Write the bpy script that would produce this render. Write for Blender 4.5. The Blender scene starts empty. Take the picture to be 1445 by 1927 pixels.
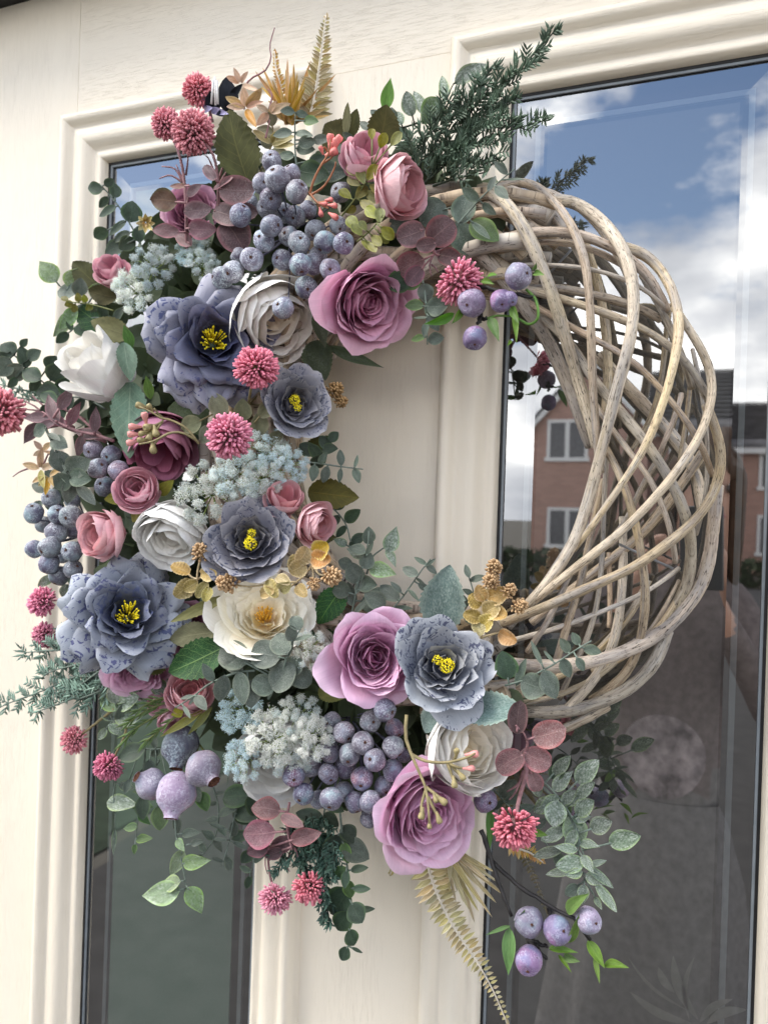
import bpy, math, random
import numpy as np
from mathutils import Matrix, Vector
S = bpy.context.scene
COL = S.collection
rnd = random.Random(7)
RAD = math.radians

# ------------------------------------------------------------------ camera
F = 1446.0                                   # focal length in pixels of the 1445 x 1927 photograph
YAW, RHO = RAD(21.4), RAD(1.95)
CAM = np.array([0.0, -.72, 1.5])
fw = np.array([-math.sin(YAW), math.cos(YAW), 0.0])
_r = np.array([math.cos(YAW), math.sin(YAW), 0.0]); _u = np.array([0, 0, 1.0])
RT = math.cos(RHO)*_r + math.sin(RHO)*_u
UP = math.cos(RHO)*_u - math.sin(RHO)*_r
cd = bpy.data.cameras.new('camera'); cam = bpy.data.objects.new('camera', cd); COL.objects.link(cam)
cam.matrix_world = Matrix([[RT[i], UP[i], -fw[i], CAM[i]] for i in range(3)] + [[0, 0, 0, 1]])
cd.sensor_fit = 'VERTICAL'; cd.sensor_height = 36.0; cd.lens = F/1927*36.0
cd.clip_start = .02; cd.clip_end = 600
cd.dof.use_dof = True; cd.dof.focus_distance = .62; cd.dof.aperture_fstop = 9.0
S.camera = cam

# ------------------------------------------------------------------ sky, sun, exposure
SUN_EL, SUN_AZ = RAD(52), RAD(236)           # azimuth measured clockwise from +Y; the door faces -Y
w = bpy.data.worlds.new('World'); S.world = w; w.use_nodes = True
nt = w.node_tree; nt.nodes.clear()
def N(nt, typ, **k):
    n = nt.nodes.new(typ)
    for a, b in k.items():
        if a.startswith('i_'): n.inputs[int(a[2:])].default_value = b
        else: setattr(n, a, b)
    return n
def ramp(nt, stops, interp='LINEAR'):
    n = nt.nodes.new('ShaderNodeValToRGB'); cr = n.color_ramp; cr.interpolation = interp
    while len(cr.elements) < len(stops): cr.elements.new(.5)
    for e, (p, c) in zip(cr.elements, stops):
        e.position = p; e.color = (c[0], c[1], c[2], 1) if hasattr(c, '__len__') else (c, c, c, 1)
    return n
sky = N(nt, 'ShaderNodeTexSky', sky_type='NISHITA', sun_disc=False, sun_elevation=SUN_EL, sun_rotation=SUN_AZ, altitude=60, air_density=1.0, dust_density=.6, ozone_density=2.0)
tc = N(nt, 'ShaderNodeTexCoord')
mp = N(nt, 'ShaderNodeMapping'); mp.inputs['Scale'].default_value = (1, 1, 2.1); mp.inputs['Location'].default_value = (.30, .0, .62)
nt.links.new(tc.outputs['Generated'], mp.inputs[0])
n1 = N(nt, 'ShaderNodeTexNoise'); n1.inputs['Scale'].default_value = 2.0; n1.inputs['Detail'].default_value = 9; n1.inputs['Roughness'].default_value = .56
n2 = N(nt, 'ShaderNodeTexNoise'); n2.inputs['Scale'].default_value = 4.2; n2.inputs['Detail'].default_value = 7
for n in (n1, n2): nt.links.new(mp.outputs[0], n.inputs['Vector'])
cov = ramp(nt, [(.475, 0), (.555, 1)])                   # more cloud towards the horizon, blue gaps higher up
sz = N(nt, 'ShaderNodeSeparateXYZ'); nt.links.new(tc.outputs['Generated'], sz.inputs[0])
el = N(nt, 'ShaderNodeMapRange'); el.inputs['From Min'].default_value = .05; el.inputs['From Max'].default_value = .62; el.inputs['To Min'].default_value = .20; el.inputs['To Max'].default_value = -.025
nt.links.new(sz.outputs[2], el.inputs[0]); cs = N(nt, 'ShaderNodeMath', operation='ADD'); nt.links.new(n1.outputs[0], cs.inputs[0]); nt.links.new(el.outputs[0], cs.inputs[1]); nt.links.new(cs.outputs[0], cov.inputs[0])
shade = ramp(nt, [(.34, (5.8, 6.1, 6.7)), (.48, (9.6, 9.8, 10.2)), (.62, (18, 17.8, 17.2))]); nt.links.new(n2.outputs[0], shade.inputs[0])
mx = N(nt, 'ShaderNodeMix', data_type='RGBA'); nt.links.new(cov.outputs[0], mx.inputs['Factor'])
nt.links.new(sky.outputs[0], mx.inputs['A']); nt.links.new(shade.outputs[0], mx.inputs['B'])
bg = N(nt, 'ShaderNodeBackground'); bg.inputs['Strength'].default_value = .115
out = N(nt, 'ShaderNodeOutputWorld')
nt.links.new(mx.outputs['Result'], bg.inputs[0]); nt.links.new(bg.outputs[0], out.inputs[0])
sd = bpy.data.lights.new('sun', 'SUN'); sd.energy = 2.0; sd.angle = RAD(32); sd.color = (1, .93, .83)
sun = bpy.data.objects.new('sun', sd); COL.objects.link(sun)
_d = Vector((math.sin(SUN_AZ)*math.cos(SUN_EL), math.cos(SUN_AZ)*math.cos(SUN_EL), math.sin(SUN_EL)))
sun.rotation_euler = _d.to_track_quat('Z', 'Y').to_euler(); sun.location = (-2, -5, 6)
S.view_settings.view_transform = 'Standard'; S.view_settings.look = 'None'
S.view_settings.exposure = 1.12; S.view_settings.gamma = 1.0
S.cycles.use_denoising = True
S.cycles.max_bounces = 8; S.cycles.diffuse_bounces = 6; S.cycles.glossy_bounces = 3; S.cycles.transmission_bounces = 3
S.cycles.sample_clamp_indirect = 6

# ------------------------------------------------------------------ pixel of the photograph + distance off the door -> point
def P(x, y, d=0.0):
    v = fw + RT*(x-722.5)/F - UP*(y-963.5)/F
    return CAM + v*((-d-CAM[1])/v[1])
def px(p): return float(np.dot(p-CAM, fw))/F            # metres per photo pixel at a point
def view(p):
    v = np.asarray(p)-CAM; return v/np.linalg.norm(v)
def nrm(v): v = np.asarray(v, float); return v/max(1e-9, np.linalg.norm(v))
def hint(p, tx=0, ty=0): return nrm(-view(p) + RT*tx + UP*ty)
def frame(o, z, y=None, roll=0.0):                      # matrix with +Z along z, +Y close to y
    z = nrm(z)
    if y is None: y = UP*math.cos(roll)+RT*math.sin(roll)
    x = np.cross(y, z); x = nrm(x); y2 = np.cross(z, x)
    return Matrix([[x[i], y2[i], z[i], o[i]] for i in range(3)] + [[0, 0, 0, 1]])
def frame_y(o, y, zh):                                  # matrix with +Y exactly along y, +Z close to zh
    y = nrm(y); x = nrm(np.cross(y, zh)); z = np.cross(x, y)
    return Matrix([[x[i], y[i], z[i], o[i]] for i in range(3)] + [[0, 0, 0, 1]])
def sc(m, s): return m @ Matrix.Diagonal((s, s, s, 1)) if not hasattr(s, '__len__') else m @ Matrix.Diagonal((s[0], s[1], s[2], 1))

# ------------------------------------------------------------------ objects
def thing(name, label, cat, loc, group=None):
    o = bpy.data.objects.new(name, None); o.empty_display_size = .02; COL.objects.link(o)
    o.location = tuple(loc); o['label'] = label; o['category'] = cat
    if group: o['group'] = group
    return o
def mesh(name, v, f, mat, uv=None, col=None, smooth=True):
    me = bpy.data.meshes.new(name)
    me.from_pydata([tuple(map(float, p)) for p in v] if not isinstance(v, np.ndarray) else v.tolist(), [], f)
    if mat: me.materials.append(mat)
    if smooth: me.polygons.foreach_set('use_smooth', [True]*len(me.polygons))
    if uv is not None:
        li = np.empty(len(me.loops), np.int32); me.loops.foreach_get('vertex_index', li)
        l = me.uv_layers.new(name='UVMap'); l.data.foreach_set('uv', np.asarray(uv, np.float32)[li].ravel())
    if col is not None:
        a = me.color_attributes.new('Col', 'FLOAT_COLOR', 'POINT')
        c = np.ones((len(v), 4), np.float32); c[:, :3] = col; a.data.foreach_set('color', c.ravel())
    me.update(); return me
def put(name, me, parent=None, M=None, label=None):
    o = bpy.data.objects.new(name, me); COL.objects.link(o)
    M = M or Matrix()
    if parent is not None:
        o.parent = parent
        if parent.type == 'EMPTY': M = Matrix.Translation(-parent.location) @ M
    o.matrix_local = M
    if label: o['label'] = label
    return o
def tag(o, label=None, cat=None, group=None, kind=None):
    if label: o['label'] = label
    if cat: o['category'] = cat
    if group: o['group'] = group
    if kind: o['kind'] = kind
    return o
class MB:
    def __init__(s): s.v = []; s.f = []; s.uv = []; s.c = []; s.n = 0
    def add(s, v, f, uv=None, col=(1, 1, 1)):
        v = np.asarray(v, float); s.v.append(v); s.f += [tuple(i+s.n for i in q) for q in f]
        s.uv.append(np.asarray(uv, float) if uv is not None else np.zeros((len(v), 2)))
        c = np.asarray(col, float); s.c.append(np.broadcast_to(c, (len(v), 3))); s.n += len(v); return s
    def mesh(s, name, mat, smooth=True): return mesh(name, np.vstack(s.v), s.f, mat, np.vstack(s.uv), np.vstack(s.c), smooth)
def box(mb, a, b):
    (x0, y0, z0), (x1, y1, z1) = a, b
    v = [(x0, y0, z0), (x1, y0, z0), (x1, y1, z0), (x0, y1, z0), (x0, y0, z1), (x1, y0, z1), (x1, y1, z1), (x0, y1, z1)]
    mb.add(v, [(0, 3, 2, 1), (4, 5, 6, 7), (0, 1, 5, 4), (1, 2, 6, 5), (2, 3, 7, 6), (3, 0, 4, 7)]); return mb
def spline(pts, n):
    p = np.asarray(pts, float)
    if len(p) == 2: t = np.linspace(0, 1, n)[:, None]; return p[0]*(1-t)+p[1]*t
    q = np.vstack([2*p[0]-p[1], p, 2*p[-1]-p[-2]])
    L = np.r_[0, np.cumsum(np.linalg.norm(np.diff(p, axis=0), axis=1))]; o = []
    for s in np.linspace(0, L[-1], n):
        i = min(len(p)-2, int(np.searchsorted(L, s, 'right')-1)); t = (s-L[i])/max(1e-9, L[i+1]-L[i])
        a, b, c, d = q[i], q[i+1], q[i+2], q[i+3]
        o.append(.5*((2*b)+(-a+c)*t+(2*a-5*b+4*c-d)*t*t+(-a+3*b-3*c+d)*t**3))
    return np.array(o)
def tube(mb, pts, r, seg=7, col=(1, 1, 1), vs=1.0, wob=0.0, seed=0):
    p = np.asarray(pts, float); n = len(p); r = np.broadcast_to(np.asarray(r, float), (n,))
    t = np.gradient(p, axis=0); t /= np.maximum(1e-9, np.linalg.norm(t, axis=1))[:, None]
    a = np.cross(t[0], [.3, .2, .9]); a = nrm(a); V = []; UVs = []
    rr = np.random.RandomState(seed); L = np.r_[0, np.cumsum(np.linalg.norm(np.diff(p, axis=0), axis=1))]
    ang = np.linspace(0, 2*math.pi, seg+1)[:seg]; off = rr.rand()*5
    for i in range(n):
        a = nrm(a-t[i]*np.dot(a, t[i])); b = np.cross(t[i], a)
        k = r[i]*(1+wob*(rr.rand(seg)-.5))
        for j in range(seg):
            V.append(p[i]+k[j]*(a*math.cos(ang[j])+b*math.sin(ang[j])))
            UVs.append((j/seg if j*2 <= seg else 1-j/seg, L[i]*vs+off))
    f = []
    for i in range(n-1):
        for j in range(seg):
            k = (j+1) % seg; f.append((i*seg+j, i*seg+k, (i+1)*seg+k, (i+1)*seg+j))
    f.append(tuple(range(seg-1, -1, -1))); f.append(tuple(range((n-1)*seg, n*seg)))
    mb.add(V, f, UVs, col); return mb

# ------------------------------------------------------------------ materials
MATS = {}
def srgb(r, g, b):
    return tuple(((c/255)/12.92 if c/255 <= .04045 else ((c/255+.055)/1.055)**2.4) for c in (r, g, b))
def base(name, rough=.6, spec=.4):
    m = bpy.data.materials.new(name); m.use_nodes = True; t = m.node_tree
    b = t.nodes['Principled BSDF']; b.inputs['Roughness'].default_value = rough
    b.inputs['Specular IOR Level'].default_value = spec; MATS[name] = m
    return m, t, b
def coords(t, kind='Object', scale=(1, 1, 1)):
    c = N(t, 'ShaderNodeTexCoord'); m = N(t, 'ShaderNodeMapping'); m.inputs['Scale'].default_value = scale
    t.links.new(c.outputs[kind], m.inputs[0]); return m.outputs[0]
def noise(t, vec, scale, detail=4, rough=.55, dist=0):
    n = N(t, 'ShaderNodeTexNoise'); n.inputs['Scale'].default_value = scale; n.inputs['Detail'].default_value = detail
    n.inputs['Roughness'].default_value = rough; n.inputs['Distortion'].default_value = dist
    t.links.new(vec, n.inputs['Vector']); return n.outputs[0]
def mix(t, fac, a, b, blend='MIX'):
    n = N(t, 'ShaderNodeMix', data_type='RGBA', blend_type=blend)
    for s, v in (('Factor', fac), ('A', a), ('B', b)):
        if isinstance(v, (int, float)): n.inputs[s].default_value = v
        elif isinstance(v, tuple): n.inputs[s].default_value = (*v, 1)
        else: t.links.new(v, n.inputs[s])
    return n.outputs['Result']
def bump(t, b, h, strength=.3, dist=.001, base_n=None):
    n = N(t, 'ShaderNodeBump'); n.inputs['Strength'].default_value = strength; n.inputs['Distance'].default_value = dist
    t.links.new(h, n.inputs['Height'])
    if base_n is not None: t.links.new(base_n, n.inputs['Normal'])
    t.links.new(n.outputs[0], b.inputs['Normal']); return n.outputs[0]
def hsv(t, col, amt=(.02, .2, .3)):                    # every object its own slight hue, saturation and value
    oi = N(t, 'ShaderNodeObjectInfo'); h = N(t, 'ShaderNodeHueSaturation')
    def mr(sock, lo, hi, k):
        wn = N(t, 'ShaderNodeTexWhiteNoise', noise_dimensions='1D'); ad = N(t, 'ShaderNodeMath', operation='ADD'); ad.inputs[1].default_value = k
        t.links.new(oi.outputs['Random'], ad.inputs[0]); t.links.new(ad.outputs[0], wn.inputs['W'])
        m = N(t, 'ShaderNodeMapRange'); m.inputs['To Min'].default_value = lo; m.inputs['To Max'].default_value = hi
        t.links.new(wn.outputs['Value'], m.inputs[0]); t.links.new(m.outputs[0], h.inputs[sock])
    mr('Hue', .5-amt[0], .5+amt[0], 1.1); mr('Saturation', 1-amt[1], 1+amt[1], 2.3); mr('Value', 1-amt[2], 1+amt[2], 3.7)
    t.links.new(col, h.inputs['Color']); return h.outputs[0]
def translucent(t, b, col, fac):
    o = t.nodes['Material Output']; tr = N(t, 'ShaderNodeBsdfTranslucent'); ms = N(t, 'ShaderNodeMixShader'); ms.inputs[0].default_value = fac
    t.links.new(col, tr.inputs[0]); t.links.new(b.outputs[0], ms.inputs[1]); t.links.new(tr.outputs[0], ms.inputs[2]); t.links.new(ms.outputs[0], o.inputs[0])
def flat(name, c, rough=.6, spec=.4, var=0.0, scale=60, metal=0.0, bmp=0.0):
    m, t, b = base(name, rough, spec); b.inputs['Metallic'].default_value = metal
    v = coords(t); n = noise(t, v, scale, 5)
    lo = tuple(x*(1-var) for x in c); hi = tuple(min(1, x*(1+var)) for x in c)
    r = ramp(t, [(.3, lo), (.7, hi)]); t.links.new(n, r.inputs[0]); t.links.new(r.outputs[0], b.inputs['Base Color'])
    if bmp: bump(t, b, n, bmp, .001)
    return m

def door_mat(name, axis):                                # moulded woodgrain skin, cream
    m, t, b = base(name, .42, .45)
    s = [270, 270, 270]; s[axis] = 15
    v = coords(t, 'Object', tuple(s)); n = noise(t, v, 2.6, 5, .62, .6)
    big = noise(t, coords(t, 'Object', tuple(x/22 for x in s)), 1.5, 3)
    tick = ramp(t, [(.36, 0), (.47, 1)]); t.links.new(n, tick.inputs[0])
    patch = ramp(t, [(.38, .12), (.62, 1)]); t.links.new(big, patch.inputs[0])
    h = mix(t, patch.outputs[0], (1., 1., 1.), tick.outputs[0])
    fine = noise(t, coords(t), 900, 3); h2 = mix(t, .12, h, fine)
    c = mix(t, noise(t, coords(t), 5, 4), (.785, .705, .58), (.83, .76, .64))
    c = mix(t, h, mix(t, .05, c, (.45, .40, .33)), c)
    spots = ramp(t, [(.0, 1), (.055, 0)]); vo = N(t, 'ShaderNodeTexVoronoi'); vo.inputs['Scale'].default_value = 26
    t.links.new(coords(t), vo.inputs['Vector']); t.links.new(vo.outputs['Distance'], spots.inputs[0])
    sm = mix(t, 1.0, spots.outputs[0], ramp_of(t, noise(t, coords(t), 9, 2), .60, .66), 'MULTIPLY')
    c = mix(t, sm, c, (.36, .31, .25))
    t.links.new(c, b.inputs['Base Color']); bump(t, b, h2, .40, .0010)
    return m
def ramp_of(t, val, a, b):
    r = ramp(t, [(a, 0), (b, 1)]); t.links.new(val, r.inputs[0]); return r.outputs[0]
DOOR_V = door_mat('cream_door_vertical_grain', 2); DOOR_H = door_mat('cream_door_horizontal_grain', 0)
GASKET = flat('black_gasket', (.012, .012, .013), .5, .4, .3)
SPACER = flat('grey_spacer_bar', (.13, .145, .155), .35, .6, .1)
FROST = flat('frosted_panel', (.058, .055, .053), .75, .2, .12, 1500, 0, .05)
FROST_L = flat('frosted_panel_left', (.10, .145, .12), .75, .2, .10, 1500, 0, .05)
ETCH = flat('clear_etched_glass', (.105, .105, .09), .7, .2, .15, 120)
DARKIN = flat('dark_interior', (.020, .013, .010), .7, .3, .4, 6)
def glass_mat():
    m = bpy.data.materials.new('door_glass'); m.use_nodes = True; t = m.node_tree; t.nodes.clear()
    o = N(t, 'ShaderNodeOutputMaterial'); g = N(t, 'ShaderNodeBsdfGlossy'); g.inputs['Roughness'].default_value = 0.0
    tr = N(t, 'ShaderNodeBsdfTransparent'); tr.inputs[0].default_value = (.93, .95, .93, 1); ms = N(t, 'ShaderNodeMixShader')
    lw = N(t, 'ShaderNodeLayerWeight'); lw.inputs[0].default_value = .5
    p5 = N(t, 'ShaderNodeMath', operation='POWER'); p5.inputs[1].default_value = 5; t.links.new(lw.outputs['Facing'], p5.inputs[0])
    fr = N(t, 'ShaderNodeMapRange'); fr.inputs['To Min'].default_value = .39; t.links.new(p5.outputs[0], fr.inputs[0])      # coated double glazing
    bm = N(t, 'ShaderNodeBump'); bm.inputs['Strength'].default_value = .05; bm.inputs['Distance'].default_value = .0006
    t.links.new(noise(t, coords(t), 9, 2), bm.inputs['Height']); t.links.new(bm.outputs[0], g.inputs['Normal'])
    t.links.new(fr.outputs[0], ms.inputs[0]); t.links.new(tr.outputs[0], ms.inputs[1]); t.links.new(g.outputs[0], ms.inputs[2]); t.links.new(ms.outputs[0], o.inputs[0])
    return m
GLASS = glass_mat()

def rod_mat():
    m, t, b = base('greywashed_willow', .72, .25)
    u = coords(t, 'UV', (8, 1.5, 1)); oi = N(t, 'ShaderNodeObjectInfo')
    ad = N(t, 'ShaderNodeVectorMath', operation='ADD'); cx = N(t, 'ShaderNodeCombineXYZ')
    mu = N(t, 'ShaderNodeMath', operation='MULTIPLY'); mu.inputs[1].default_value = 37; t.links.new(oi.outputs['Random'], mu.inputs[0])
    t.links.new(mu.outputs[0], cx.inputs[2]); t.links.new(u, ad.inputs[0]); t.links.new(cx.outputs[0], ad.inputs[1]); u = ad.outputs[0]
    n = noise(t, u, 1.6, 7, .62, .4); r = ramp(t, [(.24, (.14, .11, .082)), (.36, (.33, .265, .20)), (.50, (.50, .415, .32)), (.66, (.62, .53, .415)), (.8, (.66, .55, .39))])
    t.links.new(n, r.inputs[0])
    grey = ramp_of(t, noise(t, u, .55, 3), .48, .62); c = mix(t, grey, r.outputs[0], mix(t, .6, r.outputs[0], (.30, .295, .30)))
    yel = ramp_of(t, noise(t, u, .42, 2, .5, 1.0), .58, .68); c = mix(t, yel, c, mix(t, .35, c, (.56, .44, .26)))
    cr = noise(t, coords(t, 'UV', (13, 3.2, 1)), 2.2, 6, .7, .5); cm = ramp_of(t, cr, .38, .45)
    c = mix(t, cm, (.065, .05, .04), c)
    c = hsv(t, c, (.01, .35, .24)); t.links.new(c, b.inputs['Base Color'])
    fine = noise(t, coords(t, 'UV', (60, 9, 1)), 2, 4)
    h = mix(t, .5, mix(t, 1., cm, n, 'MULTIPLY'), fine); bump(t, b, h, .5, .0011)
    return m
ROD = rod_mat()
# ------------------------------------------------------------------ the front door
ZB, ZT = .05, 2.12
LX, RX = (-.652, -.419), (-.168, .067); GZ = (.30, 1.904)      # the two glass openings
door = thing('front_door', 'cream woodgrain front door with two tall glazed panels', 'door', (-.294, 0, 0))
MW = .061
LIP = flat('grey_gasket_lip', (.22, .245, .265), .4, .5, .1)
def slab(name, x0, x1, z0, z1, mat, y=0.0):
    m = MB(); box(m, (x0, y, z0), (x1, .04, z1)); o = put(name, m.mesh(name, mat, False), door)
    bv = o.modifiers.new('edge', 'BEVEL'); bv.width = .0004; bv.segments = 1
    return o
e = .0002
slab('door_stile', -.86, -.695-e, ZB, ZT, DOOR_V)
slab('top_rail', -.695, .30, 1.953, ZT, DOOR_H)
slab('door_stile', .067+MW-.004, .30, ZB, 1.953-e, DOOR_V)
slab('centre_panel', LX[1]+MW-.006, RX[0]-MW+.006, .25, 1.953-e, DOOR_V, -.0004)
slab('bottom_rail', -.695, .30, ZB, .25-e, DOOR_H, .0003)
slab('door_stile', -.695, LX[0]-MW+.006, .25, 1.953-e, DOOR_V, .0002)
# raised ogee mouldings, one mitred length each: (inset from the outer edge, height off the door)
PROF = [(0, -.004), (.0004, .0020), (.003, .0028), (.0042, .0095), (.0070, .0125), (.0110, .0128), (.0150, .0108), (.0180, .0075), (.0205, .0062), (.0235, .0070),
        (.0300, .0082), (.0360, .0078), (.0405, .0055), (.0440, .0022), (.0468, .0004), (.0490, .0006), (.0520, .0016), (.0555, .0014), (.0572, .0004), (.0590, -.0050), (.0600, -.0120)]
def moulding(gx, gz, side):
    a = [gx[0]-.060, gx[1]+.060, gz[0]-.060, gz[1]+.060]; V = []; n = 40
    for s, h in PROF:
        x0, x1, z0, z1 = a[0]+s, a[1]-s, a[2]+s, a[3]-s
        h = h*1.35 if h > 0 else h; c = {'top': ((x0, z1), (x1, z1)), 'bottom': ((x1, z0), (x0, z0)), 'left': ((x0, z0), (x0, z1)), 'right': ((x1, z1), (x1, z0))}[side]
        V += [(c[0][0], -h, c[0][1]), (c[1][0], -h, c[1][1])]
    f = [(2*i, 2*i+1, 2*i+3, 2*i+2) for i in range(len(PROF)-1)]
    mb = MB(); mb.add(V, f); me = mb.mesh('window_moulding', DOOR_H if side in ('top', 'bottom') else DOOR_V)
    put('window_moulding', me, door)
def strip(name, gx, gz, w0, w1, y, mat, depth=.003):       # a rectangular ring of four bars between insets w0 and w1
    mb = MB(); x0, x1, z0, z1 = gx[0], gx[1], gz[0], gz[1]
    box(mb, (x0+w0, y, z0+w1), (x0+w1, y+depth, z1-w1)); box(mb, (x1-w1, y, z0+w1), (x1-w0, y+depth, z1-w1))
    box(mb, (x0+w0, y, z1-w1), (x1-w0, y+depth, z1-w0)); box(mb, (x0+w0, y, z0+w0), (x1-w0, y+depth, z0+w1))
    return put(name, mb.mesh(name, mat, False), door)
for gx, frost in ((LX, FROST_L), (RX, FROST)):
    for s in ('top', 'bottom', 'left', 'right'): moulding(gx, GZ, s)
    strip('black_gasket', gx, GZ, -.002, .0022, .0085, GASKET)
    strip('grey_gasket_lip', gx, GZ, .0022, .0046, .0092, LIP, .002)
    # the pane: a flat middle with a narrow bevelled border, so the border mirrors another part of the sky
    x0, x1, z0, z1 = gx[0]+.002, gx[1]-.002, GZ[0]+.002, GZ[1]-.002; b1 = .030
    V = [(x0, .0120, z0), (x1, .0120, z0), (x1, .0120, z1), (x0, .0120, z1)]
    k = .0007
    V += [(x0+b1, .0120-k, z0+b1), (x1-b1, .0120-k, z0+b1), (x1-b1, .0120-k, z1-b1), (x0+b1, .0120-k, z1-b1)]
    mb = MB(); mb.add(V, [(4, 5, 6, 7), (0, 1, 5, 4), (1, 2, 6, 5), (2, 3, 7, 6), (3, 0, 4, 7)])
    put('glass_pane', mb.mesh('glass_pane', GLASS, False), door)
    mb = MB(); box(mb, (gx[0]+.034, .0170, GZ[0]+.034), (gx[1]-.034, .019, GZ[1]-.034)); put('frosted_panel', mb.mesh('frosted_panel', frost, False), door)
    strip('spacer_bar', gx, GZ, .0215, .0265, .021, SPACER, .004)
    mb = MB(); box(mb, (gx[0]-.052, .030, GZ[0]-.052), (gx[1]+.052, .038, GZ[1]+.052)); put('dark_room_sheet', mb.mesh('dark_room_sheet', DARKIN, False), door)  # opaque sheet, its dark colour painting the unlit room behind the glass
# clear flower motif left in the frosting of the right pane
def etched(base_, tip, w):
    b0, t0 = P(*base_, -.0166), P(*tip, -.0166); L = np.linalg.norm(t0-b0); V = []; f = []
    d = (t0-b0)/L; s = np.cross(d, [0, 1, 0]); n = 12
    for i in range(n+1):
        v = i/n; h = w*px(b0)*math.sin(math.pi*min(1, v*.98+.02))**.8*.5; c = b0+d*L*v+s*(.10*L*math.sin(v*math.pi))
        V += [c-s*h, c+s*h]
    f = [(2*i, 2*i+1, 2*i+3, 2*i+2) for i in range(n)]
    mb = MB(); mb.add(V, f); put('etched_leaf', mb.mesh('etched_leaf', ETCH, False), door)
for q in (((1312, 1918), (1266, 1798), 20), ((1296, 1920), (1306, 1800), 9), ((1300, 1926), (1184, 1866), 18), ((1316, 1924), (1378, 1880), 14), ((1268, 1868), (1238, 1820), 16), ((1330, 1926), (1405, 1900), 18), ((1290, 1900), (1180, 1800), 7)): etched(*q)
# frame head deepened to shade the door, coloured as a shadow gap; draught strip
mb = MB(); box(mb, (-1.1, -.09, ZT+.006), (.6, .06, ZT+.10)); o = put('door_frame', mb.mesh('door_frame', flat('frame_shade_brown', (.10, .075, .055), .6, .4, .2), False))
tag(o, 'frame head above the cream front door, coloured dark as its shadow gap', 'door frame')
mb = MB(); box(mb, (-1.02, -.012, ZT+.0005), (.5, .03, ZT+.0055)); put('draught_strip', mb.mesh('draught_strip', GASKET, False), o)

# ------------------------------------------------------------------ what the glass mirrors: ground, lawn, hedge, two houses
def ground(name, x0, x1, y0, y1, z, mat):
    mb = MB(); mb.add([(x0, y0, z), (x1, y0, z), (x1, y1, z), (x0, y1, z)], [(0, 1, 2, 3)]); return tag(put(name, mb.mesh(name, mat, False)), kind='structure')
ground('ground', -300, 300, -300, .6, -.02, flat('ground_earth', (.13, .12, .10), .9, .2, .3, 2))
ground('paved_drive', -2.3, 7, -14, -.2, -.012, flat('paving', (.058, .055, .052), .85, .3, .25, 8, 0, .3))
ground('road', -80, 80, -19, -14, -.008, flat('asphalt', (.05, .05, .052), .9, .3, .2, 12))
ground('lawn', -30, -2.4, -14, -1.2, -.010, flat('lawn_grass', (.045, .065, .04), .9, .2, .4, 6))
BRICK, t, b = base('red_brick', .85, .2)
bt = N(t, 'ShaderNodeTexBrick'); bt.inputs['Scale'].default_value = 1; bt.inputs['Brick Width'].default_value = .225; bt.inputs['Row Height'].default_value = .075; bt.inputs['Mortar Size'].default_value = .006
bt.inputs['Color1'].default_value = (.50, .30, .245, 1); bt.inputs['Color2'].default_value = (.42, .25, .205, 1); bt.inputs['Mortar'].default_value = (.30, .25, .21, 1)
cx = N(t, 'ShaderNodeTexCoord'); sx = N(t, 'ShaderNodeSeparateXYZ'); cb = N(t, 'ShaderNodeCombineXYZ'); am = N(t, 'ShaderNodeMath', operation='ADD')
t.links.new(cx.outputs['Object'], sx.inputs[0]); t.links.new(sx.outputs[0], am.inputs[0]); t.links.new(sx.outputs[1], am.inputs[1]); t.links.new(am.outputs[0], cb.inputs[0]); t.links.new(sx.outputs[2], cb.inputs[1])
t.links.new(cb.outputs[0], bt.inputs['Vector']); t.links.new(bt.outputs[0], b.inputs['Base Color'])
TILE = flat('grey_roof_tile', (.15, .145, .15), .8, .3, .35, 3); WHITE = flat('white_upvc', (.75, .75, .74), .4, .4, .05)
PANE = flat('blind_behind_window', (.10, .10, .11), .25, .5, .4, 14)
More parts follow.
